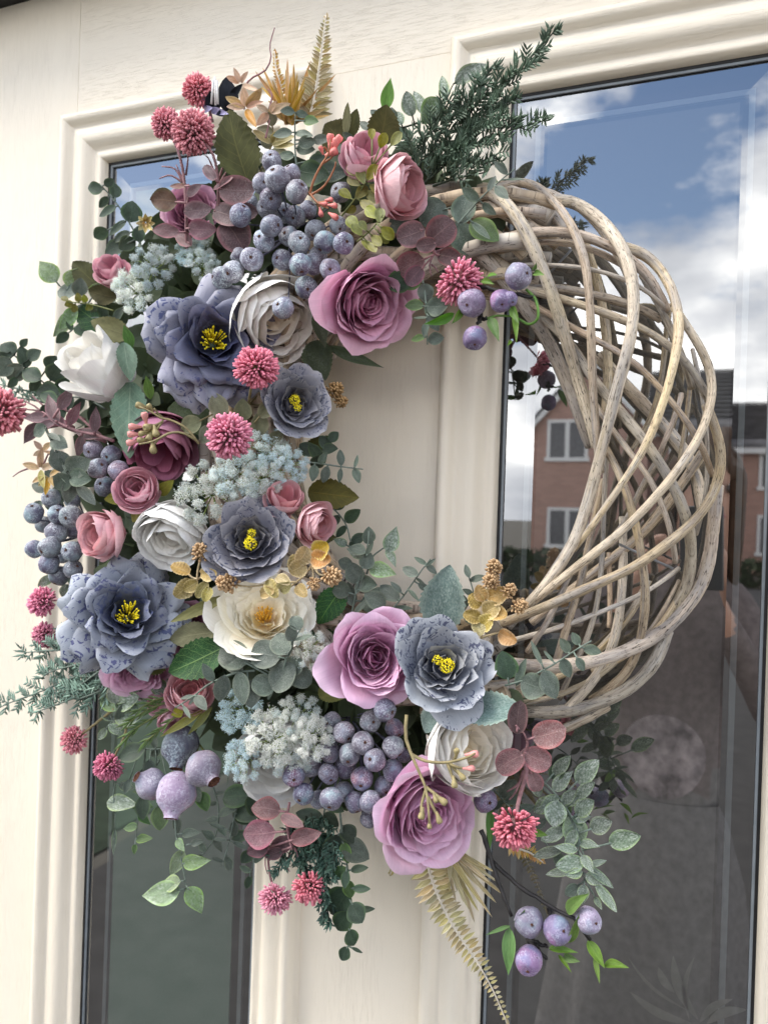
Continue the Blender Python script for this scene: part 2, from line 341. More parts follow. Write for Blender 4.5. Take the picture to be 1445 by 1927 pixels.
def house(label, x0, x1, y0, y1, ze, za, ridge, wins):
    h = thing('brick_house', label, 'house', ((x0+x1)/2, y0, 0), 'houses across the road')
    mb = MB(); box(mb, (x0, y1, -.01), (x1, y0, ze)); xm = (x0+x1)/2; ym = (y0+y1)/2
    if ridge == 'y': mb.add([(x0, y0, ze), (x1, y0, ze), (xm, y0, za), (x0, y1, ze), (x1, y1, ze), (xm, y1, za)], [(0, 1, 2), (4, 3, 5)])
    else: mb.add([(x0, y0, ze), (x0, y1, ze), (x0, ym, za), (x1, y0, ze), (x1, y1, ze), (x1, ym, za)], [(0, 2, 1), (3, 4, 5)])
    put('wall', mb.mesh('wall', BRICK, False), h)
    mb = MB(); o = .22; th = .12
    if ridge == 'y':
        s = (za-ze)/(xm-x0)
        for sg in (-1, 1):
            a = [(xm, y0+o, za+.02), (xm+sg*(xm-x0+o), y0+o, ze-s*o+.02), (xm+sg*(xm-x0+o), y1-o, ze-s*o+.02), (xm, y1-o, za+.02)]
            mb.add(a+[(p[0], p[1], p[2]+th) for p in a], [(0, 1, 2, 3), (4, 7, 6, 5), (0, 4, 5, 1), (1, 5, 6, 2), (2, 6, 7, 3)])
    else:
        s = (za-ze)/(y0-ym)
        for sg in (-1, 1):
            a = [(x0-o, ym, za+.02), (x1+o, ym, za+.02), (x1+o, ym+sg*(y0-ym+o), ze-s*o+.02), (x0-o, ym+sg*(y0-ym+o), ze-s*o+.02)]
            mb.add(a+[(p[0], p[1], p[2]+th) for p in a], [(0, 1, 2, 3), (4, 7, 6, 5), (0, 4, 5, 1), (1, 5, 6, 2), (2, 6, 7, 3)])
    rf = put('roof', mb.mesh('roof', TILE, False), h)
    if ridge == 'x':
        mb = MB(); n = 12
        for i in range(n):                                # courses of tiles and a ridge
            k = i/n; z = za+(ze-za)*k+th+.03; y = ym+(y0-ym)*k; box(mb, (x0-o, y-.02, z), (x1+o, y+.14, z+.03))
        tag(put('tile_courses', mb.mesh('tile_courses', TILE, False), h), kind='stuff')
        mb = MB(); box(mb, (x0-o-.03, y0+.14, ze-s*o-.16), (x1+o+.03, y0+o+.12, ze-s*o+.0)); put('gutter', mb.mesh('gutter', WHITE, False), h)
    else:
        for sg in (-1, 1):                                # white bargeboards up the gable
            mb = MB(); d = Vector((xm-sg*0-(xm-sg*(xm-x0)), 0, za-ze)); a = [(xm, za-.02), (xm-sg*(xm-x0+.2), ze-.22), (xm-sg*(xm-x0+.2), ze-.42), (xm, za-.24)]
            V = [(p[0], y0+.17, p[1]) for p in a]+[(p[0], y0+.20, p[1]) for p in a]; mb.add(V, [(0, 1, 2, 3), (7, 6, 5, 4), (0, 4, 5, 1), (1, 5, 6, 2), (2, 6, 7, 3)]); put('bargeboard', mb.mesh('bargeboard', WHITE, False), h)
    for wx0, wx1, wz0, wz1 in wins:
        mb = MB(); y = y0+.02; fwd = .09
        box(mb, (wx0, y-.03, wz0), (wx0+fwd, y+.02, wz1)); box(mb, (wx1-fwd, y-.03, wz0), (wx1, y+.02, wz1)); box(mb, (wx0+fwd, y-.03, wz1-fwd), (wx1-fwd, y+.02, wz1)); box(mb, (wx0-.05, y-.03, wz0-.06), (wx1+.05, y+.06, wz0+fwd*.6))
        c = (wx0+wx1)/2; box(mb, (c-.06, y-.028, wz0+fwd*.6), (c+.06, y+.022, wz1-fwd))
        wf = put('window', mb.mesh('window', WHITE, False), h)
        mb = MB(); box(mb, (wx0+.02, y-.05, wz0+.02), (wx1-.02, y-.015, wz1-.02)); put('window_glass', mb.mesh('window_glass', PANE, False), wf)
    return h
house('red brick house with a steep front gable mirrored left of the wreath rods', -4.3, -1.05, -22, -32, 4.22, 6.15, 'y', [(-3.85, -2.68, 3.21, 4.37), (-3.77, -2.6, .68, 1.8)])
house('red brick house with a grey tiled roof mirrored right of the wreath', -1.0, 1.68, -23, -31, 4.25, 6.4, 'x', [(1.0, 1.34, 2.95, 4.0), (-.5, .4, 2.95, 4.0)])
house('darker brick house at the far right edge of the mirrored street', 2.6, 9, -25, -33, 3.9, 5.6, 'x', [(3.2, 4.4, 2.6, 3.7), (3.2, 4.4, .6, 1.8)])
HEDGE = flat('hedge_leaf', (.035, .055, .025), .7, .3, .6, 8)
def hedge(label, x0, x1, y, z1, n, seed):
    r = np.random.RandomState(seed); mb = MB()
    for i in range(n):
        c = np.array([r.uniform(x0, x1), y+r.uniform(-.5, .5), r.uniform(0, z1)*(1 if r.rand() < .8 else 1.08)]); a = nrm(r.randn(3)); b_ = nrm(np.cross(a, r.randn(3))); s = r.uniform(.05, .12)
        mb.add([c-a*s, c-b_*s*.5, c+a*s, c+b_*s*.5], [(0, 1, 2, 3)])
    o = put('hedge', mb.mesh('hedge', HEDGE, False)); tag(o, label, 'hedge')
hedge('clipped dark green hedge along the lawn', -13.5, -5.0, -12.5, 1.9, 9000, 4)
hedge('low dark hedge in front of the brick houses', -14.0, 4.5, -19.6, .62, 8000, 5)

# ------------------------------------------------------------------ the willow wreath
RC = np.array([-.214, -.058, 1.5565]); RR, RM = .189, .052
ring = thing('willow_wreath', 'greywashed woven willow wreath hung on the cream door, its right half left bare', 'wreath', (RC[0], 0, RC[2]))
def torus_depth(x, y, lay):
    d = .058
    for _ in range(4):
        p = P(x, y, d); rho = math.hypot(p[0]-RC[0], p[2]-RC[2])-RR
        h = math.sqrt(max(0.0, RM**2-rho**2))
        if lay == 'b': d = .058-max(.0, h-.012)
        elif lay == 'c': d = .058-max(0, h-.024)
        else: d = .058+max(0, h-.0125*lay)
    return d
def rod(pts, w, lay, taper=(1, 1)):
    q = np.array(pts, float); fine = spline(q, max(14, int(np.sum(np.linalg.norm(np.diff(q, axis=0), axis=1))/14)))
    W = np.array([P(x, y, torus_depth(x, y, lay)) for x, y in fine])
    if lay in (0, 1, 2):                                # both ends dive in under the neighbouring rods
        tt = np.linspace(0, 1, len(W)); W[:, 1] += .015*(np.clip(1-tt/.12, 0, 1)**1.5+np.clip(1-(1-tt)/.10, 0, 1)**1.5)
    k = np.ones(7)/7; Wp = np.vstack([np.repeat(W[:1], 3, 0), W, np.repeat(W[-1:], 3, 0)]); W = np.stack([np.convolve(Wp[:, i], k, 'valid') for i in range(3)], 1)
    n = len(W); s = np.array([px(p) for p in W]); tt = np.linspace(0, 1, n)
    r = s*w*.47*(taper[0]*(1-tt)+taper[1]*tt)*(1+.05*np.sin(tt*23+w))
    mb = MB(); tube(mb, W, r, 10, (1, 1, 1), 1/.06, .05, len(ring.children)); put('willow_rod', mb.mesh('willow_rod', ROD), ring)
RODS = [
 ([(905,345),(927,356),(961,390),(987,431),(1009,479),(1028,524),(1051,591),(1069,655),(1092,730),(1112,800),(1122,850)], 27, 0, (1,.85)),
 ([(900,352),(946,341),(991,339),(1021,356),(1051,386),(1073,420),(1092,457),(1103,506),(1109,562),(1112,636),(1114,711),(1119,786),(1124,850),(1128,900)], 18, 0, (1,.9)),
 ([(1000,372),(1043,365),(1084,380),(1122,405),(1151,435),(1174,472),(1187,513),(1193,562),(1189,618),(1181,659),(1166,711),(1146,790),(1123,880),(1102,958),(1077,1026),(1032,1094),(980,1150)], 28, 0, (.9,.8)),
 ([(1150,452),(1185,461),(1219,479),(1249,513),(1271,562),(1279,606),(1271,666),(1256,730),(1230,805),(1200,865),(1171,908),(1138,956),(1102,1005),(1068,1044)], 25, 0, (.9,.5)),
 ([(1262,560),(1290,610),(1316,651),(1336,692),(1342,730),(1333,778),(1314,825),(1283,873),(1247,920),(1203,967),(1156,1013),(1109,1047),(1066,1082),(1022,1116),(986,1143)], 22, 0, (.8,.8)),
 ([(1325,745),(1342,796),(1356,836),(1357,876),(1347,920),(1323,963),(1287,998),(1238,1037),(1189,1070),(1138,1092),(1104,1107),(1040,1136),(975,1162),(930,1180)], 22, 0, (.9,.9)),
 ([(1350,900),(1346,950),(1341,990),(1337,1030),(1326,1087),(1296,1139),(1251,1185),(1202,1215),(1141,1239),(1081,1251),(1028,1255),(975,1253),(930,1250)], 33, 0, (.8,.85)),
 ([(1258,1178),(1247,1215),(1224,1262),(1187,1294),(1134,1321),(1081,1337),(1024,1342),(960,1340)], 29, 1, (.9,.9)),
 ([(1150,1330),(1096,1354),(1062,1373),(1020,1385)], 19, 2, (1,1)),
 ([(870,440),(894,468),(935,509),(976,562),(1017,618),(1047,674),(1069,730),(1090,780),(1112,850)], 31, 1, (1,.8)),
 ([(880,470),(909,464),(957,446),(1009,436),(1058,435),(1099,444),(1144,461),(1185,486),(1219,517),(1241,550),(1258,590)], 22, 1, (1,.8)),
 ([(900,478),(957,466),(1010,456),(1060,454),(1110,468),(1150,484),(1190,505)], 14, 2, (1,.9)),
 ([(930,500),(961,498),(1024,498),(1084,502),(1129,509),(1170,524),(1208,541),(1240,562),(1266,590)], 10, 1, (1,.9)),
 ([(960,545),(991,539),(1039,541),(1099,550),(1144,562),(1181,571),(1219,584),(1252,602)], 18, 2, (1,.9)),
 ([(955,532),(983,539),(1028,554),(1084,571),(1137,588),(1178,605),(1215,621),(1252,644),(1290,680),(1320,722),(1340,767)], 17, 1, (1,.9)),
 ([(960,550),(991,565),(1039,595),(1084,621),(1137,648),(1178,670),(1208,696),(1241,730),(1275,771),(1310,822),(1334,868),(1342,905)], 14, 1, (1,.9)),
 ([(1000,578),(1028,599),(1069,640),(1099,690),(1137,741),(1189,800),(1225,847),(1253,890),(1278,938),(1296,989),(1301,1045),(1294,1100),(1277,1139),(1240,1180)], 24, 1, (.8,1)),
 ([(1100,730),(1127,774),(1167,830),(1205,876),(1234,920),(1251,968),(1268,1022),(1270,1072)], 13, 1, (.9,.9)),
 ([(1098,770),(1123,818),(1150,860),(1177,922),(1197,994),(1209,1060),(1215,1135),(1203,1211),(1187,1260),(1145,1298),(1100,1330)], 19, 1, (.8,1)),
 ([(1140,840),(1138,894),(1135,980),(1133,1040),(1130,1083),(1123,1139),(1107,1196),(1089,1236),(1062,1290),(1045,1330)], 11, 2, (.9,1)),
 ([(1135,890),(1123,951),(1107,1026),(1089,1109),(1066,1177),(1047,1245),(1018,1320)], 17, 2, (.8,1)),
 ([(1172,960),(1172,1041),(1168,1139),(1153,1215),(1126,1268),(1081,1320),(1050,1352)], 21, 'c', (.8,1)),
 ([(1146,1030),(1145,1064),(1148,1130),(1145,1192)], 11, 'c', (1,.9)),
 ([(945,1212),(972,1204),(1051,1181),(1126,1153),(1202,1121),(1250,1092),(1286,1062)], 11, 2, (1,.8)),
 ([(1080,1060),(1062,1098),(1040,1155),(1012,1198),(980,1240)], 14, 1, (.8,.9)),
 ([(1281,1085),(1255,1135),(1221,1189),(1200,1215)], 9, 2, (.9,.8)),
 ([(1095,440),(1108,480),(1124,530),(1137,599),(1144,674),(1142,741),(1138,790)], 21, 'c', (.8,1)),
 ([(1115,660),(1145,691),(1211,762),(1265,820),(1303,873),(1318,927),(1322,975)], 25, 'b', (1,.9)),
 ([(1262,560),(1256,600),(1251,640),(1241,735),(1212,812),(1180,860)], 13, 'c', (.9,.8)),
 ([(1300,690),(1298,730),(1287,815),(1276,880)], 11, 'c', (.9,.8)),
 ([(1282,730),(1276,770),(1246,838),(1234,868)], 13, 2, (.9,.8)),
 ([(1300,640),(1316,720),(1324,770),(1331,850),(1326,945),(1305,1018)], 10, 2, (.9,.9)),
 ([(1330,840),(1309,872),(1275,920),(1218,995),(1164,1041),(1104,1087),(1050,1130),(990,1180)], 20, 'c', (1,.9)),
 ([(1240,860),(1209,906),(1190,958),(1157,1011),(1111,1049),(1070,1090)], 13, 2, (.9,.8)),
 ([(1290,1090),(1277,1121),(1251,1170),(1215,1203),(1170,1240),(1100,1270)], 15, 2, (.9,.9)),
 ([(880,352),(950,356),(995,371),(1032,393),(1062,423),(1082,455),(1100,500)], 27, 2, (1,.7)),
 ([(870,420),(897,405),(935,392),(991,378),(1030,376)], 20, 'c', (1,.9)),
 ([(885,350),(897,367),(935,408),(965,449),(985,490),(1005,540)], 12, 'b', (1,.9)),
 ([(1010,345),(1040,360),(1075,380),(1120,420),(1160,480),(1190,540)], 12, 2, (1,.9)),
 ([(1200,500),(1232,560),(1262,620),(1290,690),(1305,740)], 16, 2, (.9,.9)),
 ([(1118,940),(1090,990),(1050,1060),(1000,1130),(950,1190)], 16, 'b', (.9,.9)),
 ([(1225,1080),(1190,1150),(1140,1210),(1090,1255),(1010,1290)], 16, 'b', (.9,.9)),
 ([(1205,1195),(1150,1255),(1085,1295),(1010,1320),(960,1325)], 13, 'c', (.9,.9)),
]
for r_ in RODS: rod(*r_)
# the half of the ring that carries the flowers: rods wound helically round the same ring
for k in range(20):
    ph0 = k/20*2*math.pi; sg = 1 if k % 2 else -1; a0, a1 = RAD(62), RAD(292); pts = []
    for i in range(46):
        th = a0+(a1-a0)*i/45; ph = ph0+sg*1.7*(th-a0); rm = (.044 if k % 2 else .034); rho = RR+rm*math.cos(ph)
        pts.append((RC[0]+rho*math.cos(th), RC[1]-rm*math.sin(ph), RC[2]+rho*math.sin(th)))
    mb = MB(); tube(mb, pts, .0042+.0016*(k % 3), 7, (1, 1, 1), 1/.06, .1, 90+k); put('willow_rod', mb.mesh('willow_rod', ROD), ring)
# binding wire inside the ring
WIRE = flat('grey_binding_wire', (.22, .23, .24), .45, .5, .2)
for a_, b_, w_ in (((1164, 1024), (1266, 1070), 5), ((1028, 520), (1082, 462), 5)):
    mb = MB(); tube(mb, [P(*a_, .055), P(*b_, .06)], w_*.5*px(P(*a_, .06)), 6); put('binding_wire', mb.mesh('binding_wire', WIRE), ring)
# ------------------------------------------------------------------ plant materials
def petal_mat(name, trans=.18, fleck=None, rough=.62, veins=.10):
    m, t, b = base(name, rough, .25)
    at = N(t, 'ShaderNodeAttribute', attribute_name='Col'); c = at.outputs['Color']
    n = noise(t, coords(t, 'UV', (26, 2.2, 1)), 1.4, 4, .6, .3)                      # faint veins running up the petal
    c = mix(t, veins, c, mix(t, 1.0, c, ramp2(t, n, (.45, .45, .5), (1.5, 1.5, 1.5)), 'MULTIPLY'))
    if fleck:
        o = coords(t, 'Object'); oi = N(t, 'ShaderNodeObjectInfo'); ad = N(t, 'ShaderNodeVectorMath', operation='ADD')
        t.links.new(o, ad.inputs[0]); t.links.new(oi.outputs['Location'], ad.inputs[1]); o = ad.outputs[0]
        f1 = ramp_of(t, noise(t, o, fleck[1], 2, .5, 2.2), .575, .595); f2 = ramp_of(t, noise(t, o, fleck[1]*.3, 2), .40, .47)
        f = mix(t, 1.0, f1, f2, 'MULTIPLY'); c = mix(t, f, c, fleck[0])
    c = hsv(t, c, (.008, .08, .09)); t.links.new(c, b.inputs['Base Color'])
    h = mix(t, .25, noise(t, coords(t, 'UV', (16, 3, 1)), 2.2, 4), noise(t, coords(t), 1600, 2)); bump(t, b, h, .32, .0014)
    if trans: translucent(t, b, c, trans)
    return m
def ramp2(t, val, lo, hi, a=.3, b=.7):
    r = ramp(t, [(a, lo), (b, hi)]); t.links.new(val, r.inputs[0]); return r.outputs[0]
PETAL = petal_mat('silk_petal'); PETAL_W = petal_mat('white_silk_petal', .07, None, .6, .07)
PETAL_B = petal_mat('blue_flecked_petal', .06, ((.085, .098, .20), 105), .62, .12)
PETAL_G = petal_mat('grey_flecked_petal', .06, ((.085, .095, .15), 150), .62, .12)
def leaf_mat(name, c, edge=None, frost=0.0, frostc=(.55, .62, .58), vein=None, vmode='side', rough=.55, trans=.10, var=(.02, .18, .22), net=0.0, fs=26, dark=.55, vk=.8):
    m, t, b = base(name, rough, .35)
    uv = N(t, 'ShaderNodeTexCoord').outputs['UV']; sp = N(t, 'ShaderNodeSeparateXYZ'); t.links.new(uv, sp.inputs[0]); u, v = sp.outputs[0], sp.outputs[1]
    def mt(op, a, b_=None):
        n = N(t, 'ShaderNodeMath', operation=op)
        for i, q in enumerate((a, b_)):
            if q is None: continue
            if isinstance(q, (int, float)): n.inputs[i].default_value = q
            else: t.links.new(q, n.inputs[i])
        return n.outputs[0]
    au = mt('ABSOLUTE', u); col = ramp2(t, noise(t, coords(t), 2.6, 4), tuple(x*dark for x in c), tuple(min(1, x*1.25) for x in c))
    if edge: col = mix(t, ramp_of(t, au, .70, 1.0), col, edge)
    mid = mt('SUBTRACT', 1, ramp_of(t, au, .0, .05)); ph = mt('FRACT', mt('SUBTRACT', mt('MULTIPLY', v, 7.0), mt('MULTIPLY', au, 1.8)))
    side = mt('SUBTRACT', 1, ramp_of(t, mt('ABSOLUTE', mt('SUBTRACT', ph, .5)), .0, .065)); vm = mt('MAXIMUM', mid, mt('MULTIPLY', side, .6))
    if net:
        vo = N(t, 'ShaderNodeTexVoronoi', feature='DISTANCE_TO_EDGE'); vo.inputs['Scale'].default_value = net
        t.links.new(coords(t, 'UV', (1, 2.2, 1)), vo.inputs['Vector'])
        vm = mt('MAXIMUM', vm, mt('MULTIPLY', mt('SUBTRACT', 1, ramp_of(t, vo.outputs['Distance'], .008, .035)), .65))
    if vein: col = mix(t, mt('MULTIPLY', vm, vk), col, vein)
    if frost:
        o = coords(t); oi = N(t, 'ShaderNodeObjectInfo'); ad = N(t, 'ShaderNodeVectorMath', operation='ADD'); t.links.new(o, ad.inputs[0]); t.links.new(oi.outputs['Location'], ad.inputs[1]); o = ad.outputs[0]
        f = mt('MULTIPLY', ramp_of(t, noise(t, o, fs, 3, .65), .42, .68), ramp_of(t, noise(t, o, 2.3, 3), .30, .66)); col = mix(t, mt('MULTIPLY', f, frost), col, frostc)
    col = hsv(t, col, var); t.links.new(col, b.inputs['Base Color'])
    h = mt('ADD', mt('MULTIPLY', vm, .8), mt('MULTIPLY', noise(t, coords(t), 22, 3), .5)); bump(t, b, h, .35, .0007)
    if trans: translucent(t, b, col, trans)
    return m
L = {
 'silver': leaf_mat('silver_eucalyptus', (.105, .135, .108), (.17, .20, .15), .60, (.34, .38, .33), vein=(.20, .24, .19), vk=.35),
 'grey': leaf_mat('grey_green_eucalyptus', (.085, .115, .088), (.14, .175, .12), .45, (.32, .36, .31), vein=(.17, .21, .16), vk=.35),
 'dark': leaf_mat('dark_eucalyptus', (.040, .068, .042), (.085, .14, .06), .22, (.20, .25, .22), vein=(.085, .125, .075), vk=.35),
 'green': leaf_mat('fresh_eucalyptus', (.075, .135, .050), (.17, .28, .09), .12, vein=(.14, .21, .09), vk=.35),
 'frosty': leaf_mat('frosted_leaf', (.13, .18, .125), (.24, .34, .14), 1.0, (.50, .55, .51), None, 'side', .55, .12, fs=13),
 'pale': leaf_mat('pale_pointed_leaf', (.17, .245, .125), (.30, .45, .15), .75, (.46, .52, .46), fs=13, vein=(.32, .42, .24), vk=.35),
 'mauve': leaf_mat('mauve_eucalyptus', (.17, .09, .10), (.32, .12, .145), .65, (.42, .33, .33), (.28, .17, .17)),
 'plum': leaf_mat('plum_eucalyptus', (.095, .050, .058), (.22, .085, .10), .35, (.33, .25, .26), (.20, .12, .12)),
 'rust': leaf_mat('rust_leaf', (.14, .055, .035), (.12, .10, .04), .1, vein=(.22, .10, .06)),
 'olive': leaf_mat('olive_cloth_leaf', (.082, .080, .022), None, 0, vein=(.14, .12, .035), rough=.75),
 'oliveback': leaf_mat('pale_olive_leaf_back', (.21, .195, .10), None, 0, vein=(.28, .25, .13), rough=.75),
 'veined': leaf_mat('green_veined_leaf', (.018, .075, .018), None, 0, vein=(.20, .32, .09), rough=.5, net=9),
 'mint': leaf_mat('mint_veined_leaf', (.19, .33, .22), None, 0, vein=(.42, .54, .36), rough=.55, net=8),
 'dusty': leaf_mat('dusty_velvet_leaf', (.155, .235, .215), (.30, .38, .32), .9, (.36, .44, .41), (.10, .165, .15), rough=.85, net=14),
 'bright': leaf_mat('bright_green_leaf', (.115, .225, .045), (.16, .28, .06), 0, vein=(.18, .28, .08), rough=.45, trans=.2),
 'box': leaf_mat('yellow_green_boxwood', (.20, .20, .026), (.30, .30, .06), .15, rough=.45, trans=.15),
 'sepal': leaf_mat('lime_sepal', (.25, .26, .045), (.20, .22, .04), 0, vein=(.30, .30, .07), rough=.75),
 'gold': leaf_mat('gilded_leaf', (.55, .32, .085), (.70, .53, .27), .30, (.82, .70, .50), (.62, .45, .20), rough=.42, trans=.2),
 'goldgreen': leaf_mat('gilded_green_leaf', (.46, .39, .16), (.70, .64, .38), .4, (.76, .70, .48), (.58, .52, .24), rough=.42, trans=.2),
 'scalgold': leaf_mat('gilded_scalloped_leaf', (.33, .26, .085), (.60, .50, .26), .35, (.66, .57, .36), (.62, .51, .26), rough=.42, trans=.12, fs=14),
 'straw': leaf_mat('straw_gilded_blade', (.47, .39, .19), (.74, .67, .46), .3, (.72, .66, .48), (.70, .62, .40), rough=.42, trans=.15),
 'sage': leaf_mat('muted_sage_leaf', (.19, .195, .115), (.27, .26, .17), .35, (.40, .40, .30), vein=(.26, .26, .16), vk=.4),
 'blush': leaf_mat('blush_gold_bract', (.64, .44, .30), (.72, .50, .40), .4, (.78, .64, .53), (.66, .48, .34), rough=.45, trans=.25),
 'black': leaf_mat('black_cloth', (.018, .021, .032), None, 0, rough=.7, trans=0),
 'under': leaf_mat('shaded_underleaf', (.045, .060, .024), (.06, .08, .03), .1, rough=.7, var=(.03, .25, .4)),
}
ST = {'grey': flat('grey_green_stem', (.14, .18, .15), .6, .3, .3, 200), 'mauve': flat('mauve_stem', (.28, .15, .16), .6, .3, .35, 200), 'dark': flat('dark_stem', (.035, .05, .035), .6, .3, .3, 200),
      'black': flat('black_twig', (.016, .014, .014), .55, .4, .6, 160, 0, .5), 'gold': flat('gilded_stem', (.52, .42, .25), .4, .4, .3, 200), 'coral': flat('coral_stem', (.40, .17, .09), .55, .3, .3, 120),
      'tan': flat('tan_green_stem', (.24, .20, .10), .6, .3, .35, 120), 'pale': flat('pale_fern_rib', (.62, .56, .46), .5, .4, .2, 200), 'bright': flat('bright_stem', (.12, .25, .05), .5, .3, .25, 120), 'olive': flat('olive_stem', (.13, .15, .05), .6, .3, .3, 120), 'blue': flat('slate_stem', (.085, .085, .12), .7, .2, .4, 200)}
YEL = flat('yellow_stamen', (.95, .72, .03), .7, .2, .25, 300); YEL2 = flat('amber_stamen', (.78, .45, .05), .55, .3, .25, 300)
def berry_mat(name, lo, mid_, hi, frost, red=None):
    m, t, b = base(name, .52, .35); o = coords(t); oi = N(t, 'ShaderNodeObjectInfo'); ad = N(t, 'ShaderNodeVectorMath', operation='ADD')
    ml = N(t, 'ShaderNodeVectorMath', operation='SCALE'); t.links.new(oi.outputs['Random'], ml.inputs['Scale']); ml.inputs[0].default_value = (31, 17, 23)
    t.links.new(o, ad.inputs[0]); t.links.new(ml.outputs[0], ad.inputs[1]); o = ad.outputs[0]      # unit berries: object space is in radii
    c = ramp(t, [(.30, lo), (.50, mid_), (.70, hi)]); t.links.new(noise(t, o, .85, 3, .5, .5), c.inputs[0]); c = c.outputs[0]
    if red: c = mix(t, ramp_of(t, noise(t, o, .6, 2), .53, .70), c, red)
    f = noise(t, o, 7.5, 5, .7, .4); g = ramp_of(t, noise(t, o, 1.2, 2), .34, .6)
    c = mix(t, mix(t, 1., ramp_of(t, f, .46, .62), g, 'MULTIPLY'), c, frost)
    c = mix(t, ramp_of(t, noise(t, o, 5, 3), .66, .72), c, (.05, .045, .07))
    c = hsv(t, c, (.04, .3, .22)); t.links.new(c, b.inputs['Base Color']); bump(t, b, f, .25, .0006); return m
BERRY = berry_mat('frosted_blueberry', (.10, .078, .125), (.165, .165, .215), (.28, .35, .41), (.58, .64, .69))
BERRY2 = berry_mat('violet_blueberry', (.105, .078, .125), (.175, .16, .22), (.23, .29, .365), (.54, .57, .63), (.28, .125, .19))
PLUM = berry_mat('dusky_plum', (.15, .115, .20), (.24, .175, .29), (.20, .235, .36), (.46, .44, .56), (.33, .16, .30))
FIG = berry_mat('lilac_fig', (.24, .20, .285), (.32, .275, .365), (.29, .335, .43), (.52, .51, .59), (.36, .19, .27))
CALYX = flat('brown_calyx', (.12, .055, .035), .8, .2, .6, 9)

# ------------------------------------------------------------------ petals and flowers
def petal(L_, W, t0, t1, curl, R, r0, z0, tipk=.22, point=0.0, ruf=.03, edge=0.0, nu=8, nv=9, seed=0, notch=0.0):
    r = np.random.RandomState(seed); s = np.linspace(0, 1.12, 40); th = t0+(t1-t0)*np.minimum(s, 1)
    th = th+curl*np.clip((s-.66)/.34, 0, 1.2)**2; th = np.radians(th); ds = L_*(s[1]-s[0])
    rr = r0+np.r_[0, np.cumsum((np.cos(th[:-1])+np.cos(th[1:]))*.5*ds)]; zz = z0+np.r_[0, np.cumsum((np.sin(th[:-1])+np.sin(th[1:]))*.5*ds)]
    U = np.linspace(-1, 1, nu+1); V = np.linspace(0, 1, nv+1); out = []; uv = []; T = []
    p1, p2, f1, f2 = r.rand()*6, r.rand()*6, 3+r.rand()*2.5, 6+r.rand()*4; sk = r.uniform(-.12, .12)
    for v in V:
        for u in U:
            lf = 1-tipk*abs(u)**2.4+point*max(0, 1-abs(u)*1.6)**1.3-notch*max(0, 1-abs(u-sk)*3.0)**1.5; lf *= 1+sk*u*.5
            wv = W*((.22+.78*math.sin(math.pi/2*min(1, v/.64))**.85) if v < .64 else 1-.14*((v-.64)/.36)**2)
            q = v*lf; x = np.interp(q, s, rr); z = np.interp(q, s, zz); a = np.interp(q, s, th); lat = u*wv; az = lat/R
            d = ruf*v**2.5*(math.sin(u*f1+p1)*.7+math.sin(u*f2+p2)*.45)-edge*abs(u)**3*v*.9
            x0 = (x-R)+R*math.cos(az); y0 = R*math.sin(az)
            out.append((x0-math.sin(a)*(-d), y0, z+math.cos(a)*d-edge*.5*abs(u)**3*v)); uv.append((u*.5+.5, v)); T.append((v, abs(u)))
    w_ = nu+1; f = [(i*w_+j, i*w_+j+1, (i+1)*w_+j+1, (i+1)*w_+j) for i in range(nv) for j in range(nu)]
    return np.array(out), f, np.array(uv), np.array(T)
def lerp(a, b, t): return np.asarray(a)*(1-t)+np.asarray(b)*t
SPEC = {}   # kind -> (count, function(t, rand) -> petal kwargs)
SPEC['rose'] = (44, lambda t, r: dict(L_=.54+.80*t*r.uniform(.92, 1.05), W=.29+.52*t, t0=68-66*t, t1=102-20*t**1.6+r.uniform(-9, 9)*t, curl=-22*t-(95 if t > .86 else 26*t), R=.16+.60*t, r0=.02+.10*t, z0=-.10*t, tipk=.12, point=.015, ruf=.02+.05*t, edge=.02+.04*t))
SPEC['ranunculus'] = (46, lambda t, r: dict(L_=.34+1.38*t, W=.22+.46*t, t0=58-74*t, t1=98+38*t, curl=-12*t**4, R=.18+.66*t, r0=.02, z0=0, tipk=.14, ruf=.018, notch=.02))
SPEC['bud'] = (26, lambda t, r: dict(L_=1.25+.45*t, W=.34+.34*t, t0=55-60*t, t1=95+28*t, curl=-30*t*t, R=.24+.60*t, r0=.02, z0=0, tipk=.18, ruf=.014))
SPEC['peony'] = (34, lambda t, r: dict(L_=.40+1.30*t*r.uniform(.92, 1.06), W=.28+.56*t, t0=60-74*t, t1=94+30*t+r.uniform(-9, 9), curl=-22*t*t, R=.2+.74*t, r0=.02, z0=0, tipk=.15, ruf=.04, notch=.03))
SPEC['open_peony'] = (32, lambda t, r: dict(L_=.38+.92*t*r.uniform(.92, 1.06), W=.24+.50*t, t0=56-66*t, t1=76-22*t+r.uniform(-10, 10), curl=-28*t*t, R=.22+.75*t, r0=.03+.03*t, z0=0, tipk=.14, ruf=.055, notch=.05))
SPEC['blue'] = (30, lambda t, r: dict(L_=.46+.60*t, W=.28+.20*t, t0=46-44*t, t1=98-66*t+r.uniform(-20, 20), curl=-110*t-20+r.uniform(-60, 30), R=.26+.42*t, r0=.05, z0=.14*(1-t), tipk=.24, point=.05, ruf=.07, edge=.24*t+.05))
SPEC['camellia'] = (24, lambda t, r: dict(L_=.42+.72*t, W=.26+.36*t, t0=52-50*t, t1=98-50*t**1.3+r.uniform(-12, 12), curl=-55*t, R=.24+.70*t, r0=.05, z0=.06*(1-t), tipk=.13, point=0, ruf=.075, edge=.04, notch=.06))
